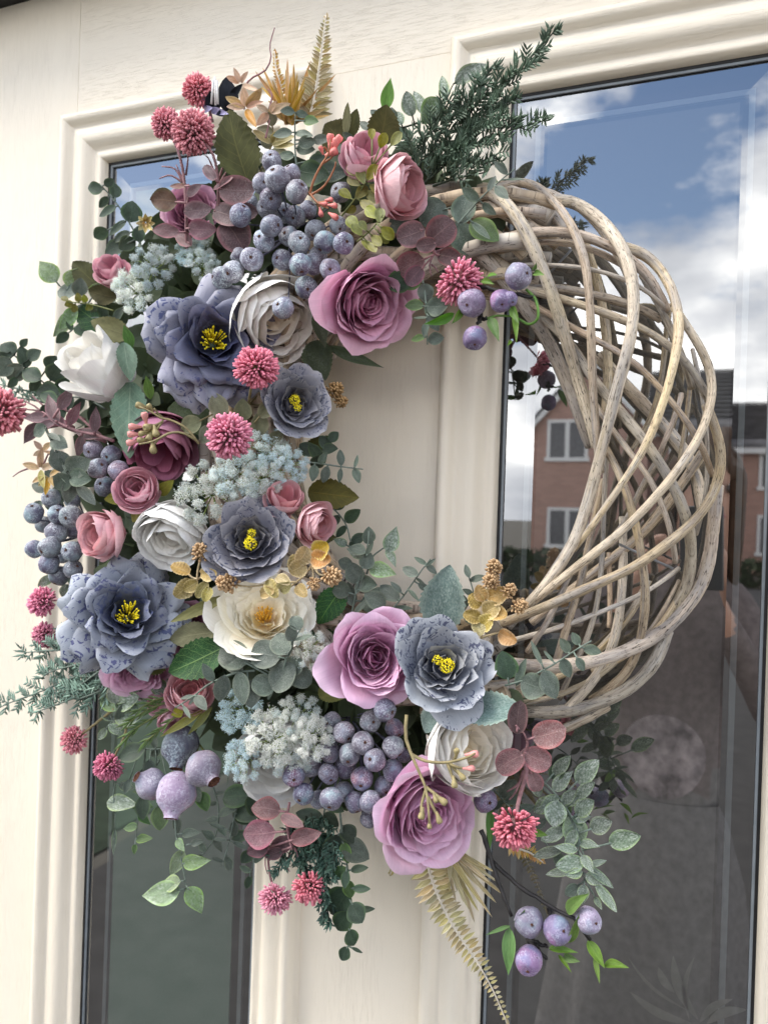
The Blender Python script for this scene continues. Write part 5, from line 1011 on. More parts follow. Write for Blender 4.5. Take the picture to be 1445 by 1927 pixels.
# ------------------------------------------------------------------ waxflower buds
waxflower('coral waxflower beside the highest pink ranunculus', .13, [[(582,368),(592,335),(608,305),(618,290),(622,262)],[(606,308),(622,298),(630,288)],[(618,290),(612,278),(604,280)],[(584,368),(610,350),(628,320),(632,305)],[(582,362),(598,382),(618,392)],[(598,382),(610,380),(625,376)],[(598,384),(604,396),(606,405)]],
  [(622,260,8,.1,-1,BUD),(632,268,8,.2,-1,BUD),(637,262,8,.6,-.8,BUD),(604,280,5,-.4,-1,BUD),(628,286,8,.9,-.4,BUD),(624,274,6,0,-1,BUD),(629,387,6,1,.1,BUD),(622,376,5,1,-.1,BUD),(630,408,7,.8,.5,BUD),(612,384,5,1,.1,BUD),(604,402,6,.2,1,BUD)], 'coral', 5)
waxflower('tan waxflower buds over the closed mauve rose', .15, [[(375,835),(350,805),(320,790),(305,788),(285,775),(262,765)],[(372,830),(345,815),(320,815),(290,830),(262,836)],[(310,790),(300,780),(290,768)],[(308,792),(292,800),(270,800)],[(305,795),(298,805),(292,812)],[(320,815),(300,825),(288,842)],[(300,800),(280,812),(262,815)]],
  [(263,763,8,-1,-.3,BUD2),(273,783,8,-.2,-1,BUD3),(250,803,8,-1,0,BUD3),(248,817,8,-1,0,BUD3),(246,833,8,-1,.2,BUD3),(279,804,9,-.4,.1,BUD2),(294,815,8,.2,.9,BUD2),(282,823,8,-.3,.6,BUD2),(289,846,8,.1,1,BUD2),(268,816,7,-.8,.1,BUD2),(282,765,6,-.4,-.6,BUD2),(265,828,7,-.9,.1,BUD2)], 'tan', 5.5)
waxflower('green waxflower stem crossing the lowest lilac rose and white peony', .165, [[(765,1345),(763,1385),(772,1415),(785,1445),(800,1480),(805,1510),(808,1550)],[(775,1420),(800,1432),(840,1435),(880,1425),(893,1418)],[(842,1435),(860,1444),(880,1446)],[(842,1435),(850,1460),(854,1472)],[(845,1435),(866,1460)],[(855,1432),(858,1418)],[(802,1482),(820,1495),(832,1505)],[(802,1485),(794,1510),(792,1530)],[(806,1500),(820,1530),(826,1540)]],
  [(892,1419,8,1,-.1,BUD3),(886,1446,7,1,0,BUD3),(855,1476,7,.1,1,BUD2),(870,1462,7,.6,.8,ST['olive'] if False else BUD2),(859,1414,6,.1,-1,BUD2),(834,1508,8,.7,.6,BUD2),(820,1505,6,.2,.6,BUD2),(793,1535,7,-.2,1,BUD2),(826,1543,7,.3,1,BUD2),(808,1555,5,0,1,BUD2)], 'tan', 7)

# ------------------------------------------------------------------ boxwood and bright single leaves
E_ = 'eucalyptus'
GE = 'eucalyptus sprigs'
spray('yellow green boxwood sprig below the pink bud at the top', 'boxwood', [(640,410),(660,385),(675,365),(690,340),(700,315)], [(665,340,16),(680,332,16),(700,325,18),(712,328,16),(680,362,17),(700,370,17),(650,365,15),(690,385,16),(660,395,12),(706,355,14),(720,265,16,0,.3),(745,262,17,0,.6),(700,252,12),(668,320,20)], 'box', 'olive', 'heart', (.12, .14), 4, 'boxwood_sprig', .62)
spray('paler boxwood sprig lying on the open lilac rose', 'boxwood', [(672,455),(690,440),(705,425),(720,405)], [(664,420,18,0,.2),(672,432,15),(700,400,17),(715,405,16),(728,438,17),(722,448,13),(690,460,14),(700,465,12),(708,452,14),(683,425,12)], 'box', 'olive', 'heart', (.15, .165), 4, 'boxwood_sprig', .66)
spray('olive boxwood twig at the left edge above the white bud', 'boxwood', [(215,585),(180,575),(150,570),(125,568)], [(148,560,9),(160,562,8),(130,572,9),(140,580,9),(168,578,8),(122,562,8)], 'box', 'olive', 'oval', (.10, .105), 3.5, 'boxwood_sprig', .8)
# ------------------------------------------------------------------ eucalyptus
spray('dark eucalyptus sprig reaching over the left pane corner', E_, [(270,470),(250,430),(225,390),(205,365),(187,345)], [(179,355,15,.1,0),(206,343,11),(216,358,15),(196,381,14,0,.3,.55),(203,398,19,0,.4,.45),(247,398,21,.0,.1,.95),(222,429,22,0,.6,.35),(230,446,19,0,.5,.5),(262,440,16),(240,460,18),(190,440,16),(215,470,20)], 'dark', 'grey', 'oval', (.085, .10), 4, aspect=.8, group=GE)
spray('pale pointed leaves sticking out furthest left of the pink bud', 'leaf sprig', [(215,600),(170,575),(140,552),(113,538)], [(90,510,27,-.1,.2,.75),(128,548,20,0,.3,.9,'grey','oval'),(140,522,22,0,.3,.8),(150,540,18,0,.2,.8,'grey','oval'),(128,600,27,0,.4,.55),(118,612,30,.0,.5,.5),(185,545,20)], 'pale', 'grey', 'point', (.08, .095), 4, 'pointed_leaf_sprig', .7)
spray('dark rounded eucalyptus left of the white closed peony', E_, [(140,770),(100,735),(60,700),(40,680),(20,662)], [(15,658,18,0,.1,.95),(46,645,10,0,0,.7),(45,672,22,.2,0,.62),(65,668,15),(60,705,20,.1,.1),(24,720,13,.2,0,.6),(66,725,15,.1,0,.7),(90,740,23,.1,.1,.9),(98,682,15,0,.1,.9),(108,700,21,0,0,.9),(5,690,22,0,.2,.9,'grey'),(28,700,20,0,0,.9,'grey'),(120,725,16),(118,750,20,0,0,.8,'grey'),(2,672,14)], 'dark', 'dark', 'oval', (.09, .11), 4, aspect=.85, group=GE)
spray('silver eucalyptus stem hanging over the left blueberries', E_, [(85,803),(100,835),(115,865),(128,890),(140,908)], [(75,810,15,-.1,.3),(102,822,14,.2,.6,.5),(112,834,17,.1,.1),(98,856,14,0,.9,.3),(112,868,21,0,.1,.95),(147,878,24,.1,0,.9),(128,886,17,0,1.1,.3),(135,898,20,0,.2,.9),(130,924,24,.1,.2,.62),(163,932,25,.3,.2,.45),(118,908,20,0,0,.9,'grey'),(150,900,20,0,0,.9,'grey')], 'silver', 'dark', 'oval', (.14, .15), 5, aspect=.9, group=GE)
spray('slender eucalyptus tip crossing the empty door panel', E_, [(560,868),(600,872),(640,878),(683,883)], [(612,893,17,0,.2,.55),(641,861,16,.2,0,.5),(640,895,14,.2,0,.4),(671,895,15,0,.1,.55),(670,868,13,.2,.1,.3),(608,862,14,.1,.2,.5),(590,890,16,0,.1,.6)], 'grey', 'grey', 'oval', (.10, .105), 4, aspect=.6, group=GE)
spray('dark eucalyptus leaves behind the dark grey camellia', E_, [(590,880),(605,855),(620,830),(622,815)], [(612,832,16),(592,850,20,.2,0,.6),(620,845,15),(580,845,20),(600,868,18),(628,822,13)], 'dark', 'dark', 'oval', (.085, .10), 3.5, aspect=.75, group=GE)
spray('grey eucalyptus column beside the lilac rose and the door panel', E_, [(655,1190),(665,1140),(675,1090),(690,1040),(694,1000)], [(693,1008,17,.1,0,.75),(672,1035,17,-.1,.4,.7),(696,1032,14,0,.8,.4),(690,1055,17,.1,.1,.9),(665,1078,22,-.2,.1,.85),(678,1097,22,.1,1.,.35),(690,1100,18,.1,.1,.9),(660,1118,24,-.1,.5,.5),(680,1140,22,.2,.9,.3),(640,1110,20),(700,1135,22,.2,.1,.8),(650,1060,15),(715,1120,20,.2,.1,.7)], 'grey', 'grey', 'oval', (.095, .11), 4.5, aspect=.85, group=GE)
spray('frosted pointed leaves standing up between the two lilac roses', 'leaf sprig', [(690,1080),(700,1050),(715,1036),(740,1020)], [(738,1015,26,.1,.2,.62),(736,1050,20,.1,.5,.45),(720,1075,27,0,.2,.62,'pale'),(670,1040,20),(640,1020,15)], 'frosty', 'grey', 'point', (.095, .105), 4, 'pointed_leaf_sprig', .6)
spray('forked eucalyptus twig above the lilac rose near the velvet leaf', E_, [(735,1150),(760,1120),(780,1092),(797,1068),(810,1052)], [(733,1115,24,0,.1,.6),(772,1075,17,-.1,.1,.6),(812,1071,14,.2,.5,.5),(791,1055,14,0,.1,.35),(793,1097,15,.2,1.,.3),(778,1120,16,.3,.9,.3),(705,1130,24,-.1,.1,.75),(755,1145,22,.2,.9,.3),(798,1105,14,.2,.1,.5),(745,1105,15,.1,.4,.4),(810,1058,12,.3,.3,.3)], 'grey', 'grey', 'oval', (.10, .115), 4, aspect=.6, group=GE)
spray('big round silver eucalyptus leaves in front of the cream peony', E_, [(505,1315),(530,1270),(540,1235),(550,1210),(565,1185)], [(558,1172,15,.1,.1,.95),(548,1192,15,.1,0,.8),(572,1200,17,.1,.9,.4),(530,1212,22,-.1,.2,.95),(545,1222,18,.1,1.1,.35),(500,1232,29,0,.1,.98),(552,1252,20,.1,.1,.98),(533,1273,31,.0,.5,.9),(565,1275,24,.1,.1,.9),(495,1290,23,0,.1,.9),(440,1235,29,0,.1,1.,'silver','round'),(436,1230,25,-.2,.1,.9,'silver','round'),(520,1250,18)], 'silver', 'grey', 'round', (.15, .165), 5, aspect=.95, group=GE)
spray('long silver eucalyptus stem over the deep pink ranunculus', E_, [(480,1262),(450,1265),(420,1275),(390,1290),(365,1310),(330,1332)], [(392,1265,20,0,.2,.5),(418,1296,27,.1,.0,.6),(455,1295,32,.1,-.1,.5),(378,1322,17,0,0,.62),(470,1305,27,.1,0,.8),(352,1312,14,0,.6,.3),(352,1340,14,0,0,.3),(362,1318,12,0,0,.3),(440,1255,20)], 'silver', 'grey', 'oval', (.15, .15), 5, aspect=.6, group=GE)
spray('eucalyptus twig lying across the lowest bare rods', E_, [(950,1290),(985,1280),(1020,1262),(1050,1245),(1085,1222),(1112,1206)], [(1062,1215,17,-.1,.1,.55),(1083,1202,14,0,.1,.6),(1114,1223,18,.1,.3,.6),(1092,1250,15,.1,.4,.6),(1065,1257,20,0,.3,.6),(1035,1288,30,.1,-.1,.62),(1005,1290,28,-.2,-.1,.9),(980,1265,28,0,.1,.3),(1009,1228,26,0,.1,.2),(1032,1235,15,0,.1,.22),(950,1252,28,-.1,.1,.8,'dark')], 'grey', 'grey', 'oval', (.125, .135), 4.5, aspect=.6, group=GE)
spray('green rounded eucalyptus hanging beside the open lilac rose', E_, [(790,515),(797,535),(801,565),(803,600),(804,648)], [(773,526,25,-.1,.1,.9,'green'),(749,528,27,0,0,.8,'dark'),(779,575,19,-.2,.2,.6,'green'),(822,576,20,.2,.1,.9),(817,585,22,.1,-.1,.8),(790,598,14,0,.8,.3),(815,608,18,.2,0,.62),(786,637,14,-.1,.2,.5,'green'),(820,638,16,.1,0,.75),(800,620,14,.1,.1,.5),(800,552,20)], 'grey', 'grey', 'oval', (.13, .14), 4.5, aspect=.8, group=GE)
spray('eucalyptus twig crossing the topmost bare rods', E_, [(858,425),(885,395),(905,372),(935,345),(968,318)], [(925,345,17,-.1,.1,.4),(944,362,17,.2,.2,.6),(920,393,17,0,-.3,.5),(875,392,32,-.2,.1,.75),(885,365,21,-.1,.1,.5),(905,434,24,.1,.6,.35),(942,316,18,-.1,0,.4),(968,338,19,.2,.9,.25),(845,435,22,.1,.1,.9)], 'grey', 'grey', 'oval', (.125, .135), 4, aspect=.6, group=GE)
spray('dark eucalyptus trail hanging lowest over the door panel', E_, [(640,1530),(645,1580),(655,1640),(658,1690),(657,1740),(655,1780)], [(651,1605,21,-.1,.1,.55,'green'),(637,1642,20,-.2,.2,.62,'green'),(658,1674,18,-.1,.1,.7,'green'),(680,1672,17,.2,.1,.45),(676,1635,17,.2,.2,.45),(638,1698,30,-.1,.1,1.),(672,1718,22,.1,.1,.9),(645,1735,21,0,-.1,.95),(662,1765,17,.1,.2,.85),(648,1795,15,-.1,-.1,.8),(672,1788,12,.3,.6,.3),(688,1712,18,.2,.2,.35),(625,1590,24),(670,1600,30,.1,.1,.75,'grey'),(655,1570,20),(650,1655,18,-.2,.2,.5)], 'dark', 'grey', 'oval', (.10, .11), 4.5, aspect=.85, group=GE)
spray('frosted green leaf trail hanging alone before the left pane', 'leaf sprig', [(330,1530),(332,1570),(340,1610),(348,1650),(352,1680)], [(360,1568,18,.1,.1,.5,'grey'),(332,1625,29,.1,.1,.5),(370,1622,27,.2,-.1,.55),(302,1680,38,-.1,0,.6),(320,1662,20,0,.2,.8),(367,1695,29,.1,-.1,.62),(333,1555,18,0,.1,.5,'grey'),(372,1585,14,.1,0,.5,'grey'),(340,1590,14)], 'pale', 'grey', 'point', (.10, .11), 4, 'pointed_leaf_sprig', .6)
spray('small grey leaves at the lower left around the hanging pompons', 'leaf sprig', [(330,1400),(290,1410),(250,1400),(225,1350),(215,1310)], [(247,1418,27,-.1,.3,.7,'dark'),(240,1320,24,-.1,.1,.8,'frosty'),(215,1305,20,-.1,.1,.7,'frosty'),(230,1345,18),(205,1325,20,-.1,.2,.6,'pale'),(250,1350,20,0,.2,.7,'frosty'),(282,1450,22,0,.1,.6),(268,1465,18),(290,1395,14,0,.1,.5),(295,1415,16,0,0,.5),(240,1480,15,-.1,.1,.5),(222,1360,18,-.2,.1,.4),(270,1520,24,-.1,.2,.6,'dark'),(300,1540,24,-.1,0,.7,'green'),(382,1508,20,.2,0,.7,'green'),(370,1495,16),(330,1535,14)], 'grey', 'grey', 'oval', (.09, .10), 3.5, 'pointed_leaf_sprig', .7)
spray('curled whitish leaf dangling before the left pane', 'leaf', [(222,1460),(216,1480),(214,1500),(218,1530)], [(231,1512,30,.2,.1,.55,'frosty'),(215,1585,26,.2,.2,.2,'frosty'),(240,1480,16,0,.1,.6)], 'frosty', 'grey', 'point', (.09, .095), 3, 'curled_leaf', .5)
spray('dark round leaves under the half covered white peony', E_, [(480,1490),(450,1510),(440,1545),(430,1590),(418,1630)], [(445,1500,26,-.1,.1,.85),(465,1532,22,0,.1,.8),(440,1560,15,0,.1,.6,'grey'),(452,1590,14,.1,.1,.35,'grey'),(430,1625,14,.1,0,.6,'grey'),(410,1618,12,0,.2,.35,'grey'),(415,1580,13,0,.3,.3,'grey'),(410,1555,16,-.1,.4,.3,'grey'),(480,1515,22)], 'dark', 'grey', 'round', (.09, .10), 3.5, aspect=.9, group=GE)
spray('frosted leaf spray spreading over the right pane under the wreath', 'leaf sprig', [(985,1455),(1020,1480),(1050,1510),(1075,1545),(1095,1600),(1110,1650)], [(1104,1452,30,.1,.2,.6),(1101,1487,23,.1,.4,.5),(1048,1450,20,.1,.1,.7,'dark'),(1056,1440,24,.1,.1,.5),(1100,1520,22,.1,.2,.75),(1130,1553,22,.1,0,.75),(1175,1580,31,.1,-.1,.6),(1045,1532,26,0,.1,.8),(1022,1515,24,-.1,.1,.6),(1080,1565,32,.1,.1,.75,'pale'),(1072,1625,28,0,.1,.6),(1040,1570,26,-.1,.2,.5),(1055,1640,30,-.2,.1,.3),(1128,1650,34,.2,.1,.25),(1140,1690,34,.2,.1,.3),(1075,1675,16,0,.1,.7,'grey'),(1090,1545,16,0,.3,.5,'dark'),(1122,1625,20,.2,.1,.3),(1030,1605,30,-.1,.2,.35),(1010,1485,18),(1070,1500,18)], 'frosty', 'grey', 'oval', (.10, .115), 4.5, 'pointed_leaf_sprig', .6)
spray('grey eucalyptus stems standing behind the top blueberries', E_, [(560,322),(556,290),(555,250),(556,212)], [(541,210,14,-.1,.3,.6),(569,215,13,.1,.4,.6),(532,252,19,-.1,.3,.5),(572,252,17,.1,.4,.5),(575,280,18,.1,.2,.6),(540,292,15,-.1,.2,.6),(585,228,14,0,.3,.7,'green'),(578,268,17,-.1,.1,.7),(605,262,17,.1,.3,.6),(590,325,28,0,.1,.85,'dark'),(625,325,27,.1,.1,.7),(600,300,20,0,.2,.6,'dark')], 'grey', 'grey', 'oval', (.105, .115), 4, aspect=.6, group=GE)
spray('long pale leaves left of the tall juniper', 'leaf sprig', [(742,245),(775,235),(800,225),(830,200),(853,158)], [(885,138,36,-.1,.4,.45),(835,165,25,-.1,.4,.4),(770,195,25,-.2,.2,.6),(792,195,28,-.1,.2,.4),(812,210,30,.1,.1,.75,'pale','heart'),(752,222,14,0,.2,.7),(757,250,17,0,.3,.6,'grey'),(740,215,14)], 'frosty', 'dark', 'oval', (.08, .09), 4, 'pointed_leaf_sprig', .55)
spray('grey green round leaf behind the plum coloured leaves at the right', E_, [(790,420),(820,400),(850,390)], [(815,402,30,0,.1,.95,'grey','round'),(870,450,32,.1,-.1,.85,'grey','oval'),(912,434,32,.3,.1,.7,'green','oval'),(752,420,22,0,0,.8)], 'grey', 'grey', 'round', (.10, .105), 4, aspect=.9, group=GE)
spray('muted sage round leaves between the two pink pompons at the centre', E_, [(500,840),(480,810),(450,790),(410,775)], [(412,762,25,0,.2,.75),(455,772,22,.1,.3,.8),(487,797,25,.2,.1,.7),(388,817,19,-.2,.1,.8),(500,770,20,.1,.2,.7),(440,800,18),(360,800,22,0,.1,.8),(520,820,18,.2,0,.6)], 'sage', 'tan', 'oval', (.12, .135), 4.5, aspect=.8, group=GE)
def autospray(label, stem, n, size, mat, d, shape='oval', asp=.62, smat='grey', seed=0, name='eucalyptus_sprig', cat=E_):
    R_ = random.Random(seed); q = spline(np.array(stem, float), 40); lv = []
    for i in range(n):
        k = int(4+34*i/max(1, n-1)); T = nrm(np.r_[q[min(39, k+1)]-q[k-1], 0])[:2]; sd_ = np.array([-T[1], T[0]])*(1 if i % 2 else -1); h = size*R_.uniform(.75, 1.2)*(1-.25*i/n)
        if i == n-1: c = q[39]+T*h*.8
        else: c = q[k]+sd_*h*R_.uniform(.8, 1.05)+T*h*R_.uniform(.3, .9)
        lv.append((c[0], c[1], h, R_.uniform(-.45, .45), R_.uniform(-.2, .7), asp*R_.uniform(.7, 1.2)))
    return spray(label, cat, stem, lv, mat, smat, shape, (d, d+.01), 4, name, asp, GE)
autospray('dark eucalyptus tucked in above the white closed peony', [(245,625),(205,602),(165,600),(128,628)], 9, 18, 'dark', .078, seed=1)
autospray('frosted leaves straggling under the pale blue peony', [(300,1262),(265,1300),(230,1335),(200,1372)], 10, 20, 'frosty', .088, 'oval', .6, seed=2)
autospray('thin grey sprig right of the hanging fig buds', [(400,1475),(412,1525),(405,1575),(380,1610)], 9, 16, 'grey', .085, 'point', .5, seed=3)
autospray('dark leafy sprig straight under the lower blueberries', [(615,1490),(608,1545),(598,1600),(600,1640)], 10, 24, 'dark', .080, seed=4)
autospray('grey sprig between the lowest lilac rose and the downward pompon', [(915,1470),(955,1515),(1000,1555),(1045,1610)], 11, 21, 'grey', .085, seed=5)
autospray('whitest frosted sprig in front of the right pane', [(1010,1460),(1050,1500),(1085,1560),(1090,1630),(1120,1690)], 13, 24, 'frosty', .105, 'point', .5, seed=6)
autospray('sage leaves behind the large olive leaf at the top', [(480,345),(500,300),(515,262),(512,235)], 8, 20, 'sage', .082, seed=7, smat='tan')
autospray('small grey sprig behind the highest pink bud', [(640,300),(668,262),(702,240),(725,225)], 8, 17, 'grey', .082, seed=8)
autospray('dark sprig under the white closed peony, over the mauve leaves', [(200,770),(165,752),(128,748),(95,765)], 9, 20, 'dark', .095, seed=9)
autospray('grey leaves behind the amber blossoms at the left edge', [(165,905),(125,905),(95,925),(78,945)], 8, 20, 'grey', .088, seed=10)
autospray('frosted leaves behind the small pink pompons at the left', [(175,1120),(145,1105),(118,1098),(102,1082)], 8, 19, 'frosty', .078, seed=11)
autospray('green trailing sprig left of the hanging fig buds', [(300,1430),(278,1480),(262,1530),(255,1590)], 10, 17, 'green', .080, 'point', .55, seed=12)
autospray('dark sprig behind the pink ranunculus by the door panel', [(590,930),(625,955),(650,985),(660,1020)], 8, 18, 'dark', .075, seed=13)
autospray('grey sprig between the velvet leaf and the gilded seed heads', [(850,1180),(872,1150),(890,1120),(882,1085)], 7, 17, 'grey', .085, seed=14)
autospray('dark sprig hanging behind the rosy leaves at the bottom', [(490,1500),(470,1560),(478,1610),(470,1650)], 9, 18, 'dark', .080, seed=15)
GM = 'mauve eucalyptus sprigs'
spray('plum coloured eucalyptus leaves between the pink ranunculus and bare rods', E_, [(818,478),(812,465),(800,450),(790,430)], [(830,435,32,.1,.1,.92),(773,440,28,-.1,.1,.9),(773,500,28,-.1,0,.9,'mauve'),(802,460,20,.1,0,.75),(845,485,22,.1,.1,.8),(780,520,22,.1,.1,.8)], 'plum', 'mauve', 'round', (.135, .15), 5, aspect=.92, group=GM)
spray('mauve and rust eucalyptus leaves below the top pompon trio', E_, [(352,470),(350,430),(352,390),(358,350)], [(308,378,27,-.1,.1,.8,'rust'),(372,395,27,.1,.1,.65),(365,358,18,.1,.4,.5),(312,435,27,-.1,0,.5),(380,430,27,.1,0,.7),(345,450,20),(335,350,16,0,.5,.4,'rust')], 'mauve', 'mauve', 'oval', (.105, .125), 5, aspect=.7, group=GM)
spray('rosy mauve eucalyptus leaves touching the top blueberries', E_, [(412,400),(411,370),(412,345)], [(445,356,34,.1,.1,.8),(420,345,22,.1,.7,.35),(395,325,18,-.1,0,.6),(440,443,34,0,-.1,.95,'plum'),(425,405,26,.1,0,.8,'plum'),(460,400,24,.1,.1,.7,'plum')], 'mauve', 'mauve', 'round', (.11, .13), 6, aspect=.85, group=GM)
spray('mauve leaves pointing left above the amber blossoms', E_, [(215,830),(180,818),(150,812),(120,800),(80,775)], [(124,750,26,.1,.1,.45),(107,790,22,.1,.2,.5),(100,770,32,-.1,.2,.4),(70,785,28,-.1,.1,.4),(165,815,30,.2,.1,.4,'plum'),(60,815,26,-.1,.2,.5,'plum'),(85,800,24,-.2,.2,.35),(140,780,26,.1,.1,.4),(180,790,26,.1,.2,.4),(150,840,24,.1,.1,.4,'plum')], 'mauve', 'mauve', 'lance', (.125, .135), 7, aspect=.5, group=GM)
spray('rosy leaves hanging beneath the half covered white peony', E_, [(545,1510),(540,1540),(542,1570),(550,1600)], [(500,1523,29,-.1,.1,.75),(487,1568,32,-.1,-.1,.85),(530,1590,27,-.1,-.2,.6),(575,1575,30,.2,-.1,.55),(485,1600,22,-.1,-.2,.7,'plum'),(550,1545,24,.2,.1,.5),(515,1605,20,0,-.2,.6,'plum')], 'mauve', 'mauve', 'oval', (.115, .12), 6, aspect=.75, group=GM)
spray('rosy purple eucalyptus above the downward pompon', E_, [(985,1420),(992,1400),(985,1380),(970,1365)], [(1032,1380,33,.2,.1,.8),(975,1350,32,0,.4,.6,'plum'),(960,1435,30,-.1,0,.8),(982,1426,20,0,1.,.4),(1012,1427,28,.2,-.1,.85),(1006,1472,20,.2,-.2,.8)], 'mauve', 'mauve', 'round', (.135, .15), 6, aspect=.85, group=GM)

# ------------------------------------------------------------------ single cloth leaves
GL = 'toothed cloth leaves'
def SL(*a, **k): k.setdefault('group', GL); return single(*a, **k)
SL('largest olive toothed leaf, left of the top blueberries', (468, 345), (430, 203), 78, 'serrate', 'olive', (.10, .115))
SL('dark olive toothed leaf at the top, below the bright blade', (712, 275), (728, 196), 58, 'serrate', 'olive', (.095, .10), (.1, .1))
SL('broad olive leaf behind the highest pink bud', (660, 290), (610, 232), 70, 'serrate', 'olive', (.075, .08))
SL('olive leaf tip at the top between pink bud and gilded fern', (655, 260), (672, 204), 26, 'serrate', 'olive', (.085, .09))
SL('narrow pale leaf seen edge on near the top', (650, 255), (655, 192), 16, 'serrate', 'oliveback', (.09, .095), (.3, 0))
SL('bright green blade standing at the top right of the pink buds', (724, 212), (735, 145), 26, 'lance', 'bright', (.09, .095), (-.2, 0))
SL('olive toothed leaf left of the small pink bud', (186, 540), (136, 492), 46, 'serrate', 'olive', (.085, .095))
SL('tan toothed leaf back above the white closed peony', (246, 632), (171, 603), 44, 'serrate', 'oliveback', (.11, .125))
SL('second olive toothed leaf under the small pink bud', (220, 560), (165, 545), 36, 'serrate', 'olive', (.09, .10))
SL('dark green veined leaf above the white closed peony', (200, 620), (140, 575), 50, 'serrate', 'veined', (.08, .09))
SL('green veined leaf lying against the white closed peony', (234, 644), (247, 716), 36, 'serrate', 'mint', (.145, .15), (.3, 0))
SL('large mint green veined leaf below the white closed peony', (246, 718), (243, 860), 62, 'serrate', 'mint', (.12, .15), (-.1, 0))
SL('bright green little blade left of the largest blue peony', (250, 655), (233, 611), 20, 'lance', 'bright', (.13, .14))
SL('bright green little blade under the largest blue peony', (284, 752), (275, 706), 19, 'lance', 'bright', (.14, .15))
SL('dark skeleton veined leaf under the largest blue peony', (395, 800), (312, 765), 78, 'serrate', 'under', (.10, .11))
SL('olive toothed leaf pointing at the empty door panel', (579, 925), (674, 937), 56, 'serrate', 'olive', (.095, .10))
SL('glossy green veined leaf under the cream peony', (425, 1215), (314, 1266), 70, 'serrate', 'veined', (.135, .145), (0, .2))
SL('tan toothed leaf beside the pale blue peony', (405, 1190), (318, 1205), 48, 'serrate', 'oliveback', (.115, .125))
SL('long olive leaf seen edge on below the gilded seed heads', (425, 1122), (320, 1171), 22, 'serrate', 'oliveback', (.14, .155))
SL('green veined leaf between the cream peony and the lilac rose', (645, 1105), (598, 1175), 52, 'serrate', 'veined', (.10, .11))
SL('dark veined leaf above the lilac rose', (625, 1230), (590, 1180), 50, 'serrate', 'veined', (.09, .10))
SL('upright dusty velvet leaf behind the pale grey camellia', (830, 1190), (845, 1065), 82, 'dusty', 'dusty', (.115, .12), (-.05, 0))
SL('dusty velvet leaf under the right side of the pale grey camellia', (872, 1335), (984, 1334), 62, 'dusty', 'dusty', (.125, .15), (0, .3))
SL('dusty velvet leaf tip below the pale grey camellia', (825, 1335), (800, 1378), 44, 'dusty', 'dusty', (.13, .145))
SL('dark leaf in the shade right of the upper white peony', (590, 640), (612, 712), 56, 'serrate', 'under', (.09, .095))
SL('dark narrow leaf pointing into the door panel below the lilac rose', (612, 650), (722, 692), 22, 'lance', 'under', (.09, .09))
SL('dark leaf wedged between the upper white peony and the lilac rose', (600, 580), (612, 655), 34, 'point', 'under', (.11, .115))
SL('olive leaf covering the mauve rose below the pale blue peony', (318, 1230), (262, 1262), 50, 'serrate', 'olive', (.11, .115))
SL('lime green leaf below the bright lilac rose', (600, 1295), (655, 1310), 44, 'serrate', 'sepal', (.10, .105), (0, .3))
SL('narrow olive blade hanging beside the hanging pink bud', (385, 1335), (300, 1388), 16, 'lance', 'box', (.115, .125))
SL('second olive blade hanging right of the hanging pink bud', (400, 1330), (352, 1385), 14, 'lance', 'box', (.11, .12))
SL('bright leaf pair under the downward pompon', (1000, 1565), (1030, 1572), 14, 'point', 'bright', (.12, .125))
SL('bright narrow leaf left of the downward pompon', (922, 1510), (922, 1600), 16, 'lance', 'bright', (.10, .105))
SL('olive leaf edge behind the pink ranunculus by the door panel', (560, 1010), (632, 1012), 38, 'serrate', 'olive', (.09, .095))
SL('dark olive leaf between the dark grey camellia and the door panel', (575, 850), (628, 822), 32, 'serrate', 'olive', (.08, .085))
for i, (b_, t_, w_) in enumerate((((240, 935), (196, 940), 24), ((268, 950), (250, 982), 26), ((295, 930), (325, 905), 24))):
    SL(('lime sepal pointing left from the pink bud', 'lime sepal pointing down from the pink bud', 'lime sepal pointing right from the pink bud')[i], b_, t_, w_, 'serrate', 'sepal', (.12, .13), group='lime sepals of the pink bud')
SL('amber sepal left of the highest pink bud', (662, 335), (644, 268), 15, 'lance', 'olive', (.12, .125))
SL('lime sepal under the hanging pink bud', (345, 1338), (322, 1346), 22, 'point', 'sepal', (.125, .13))
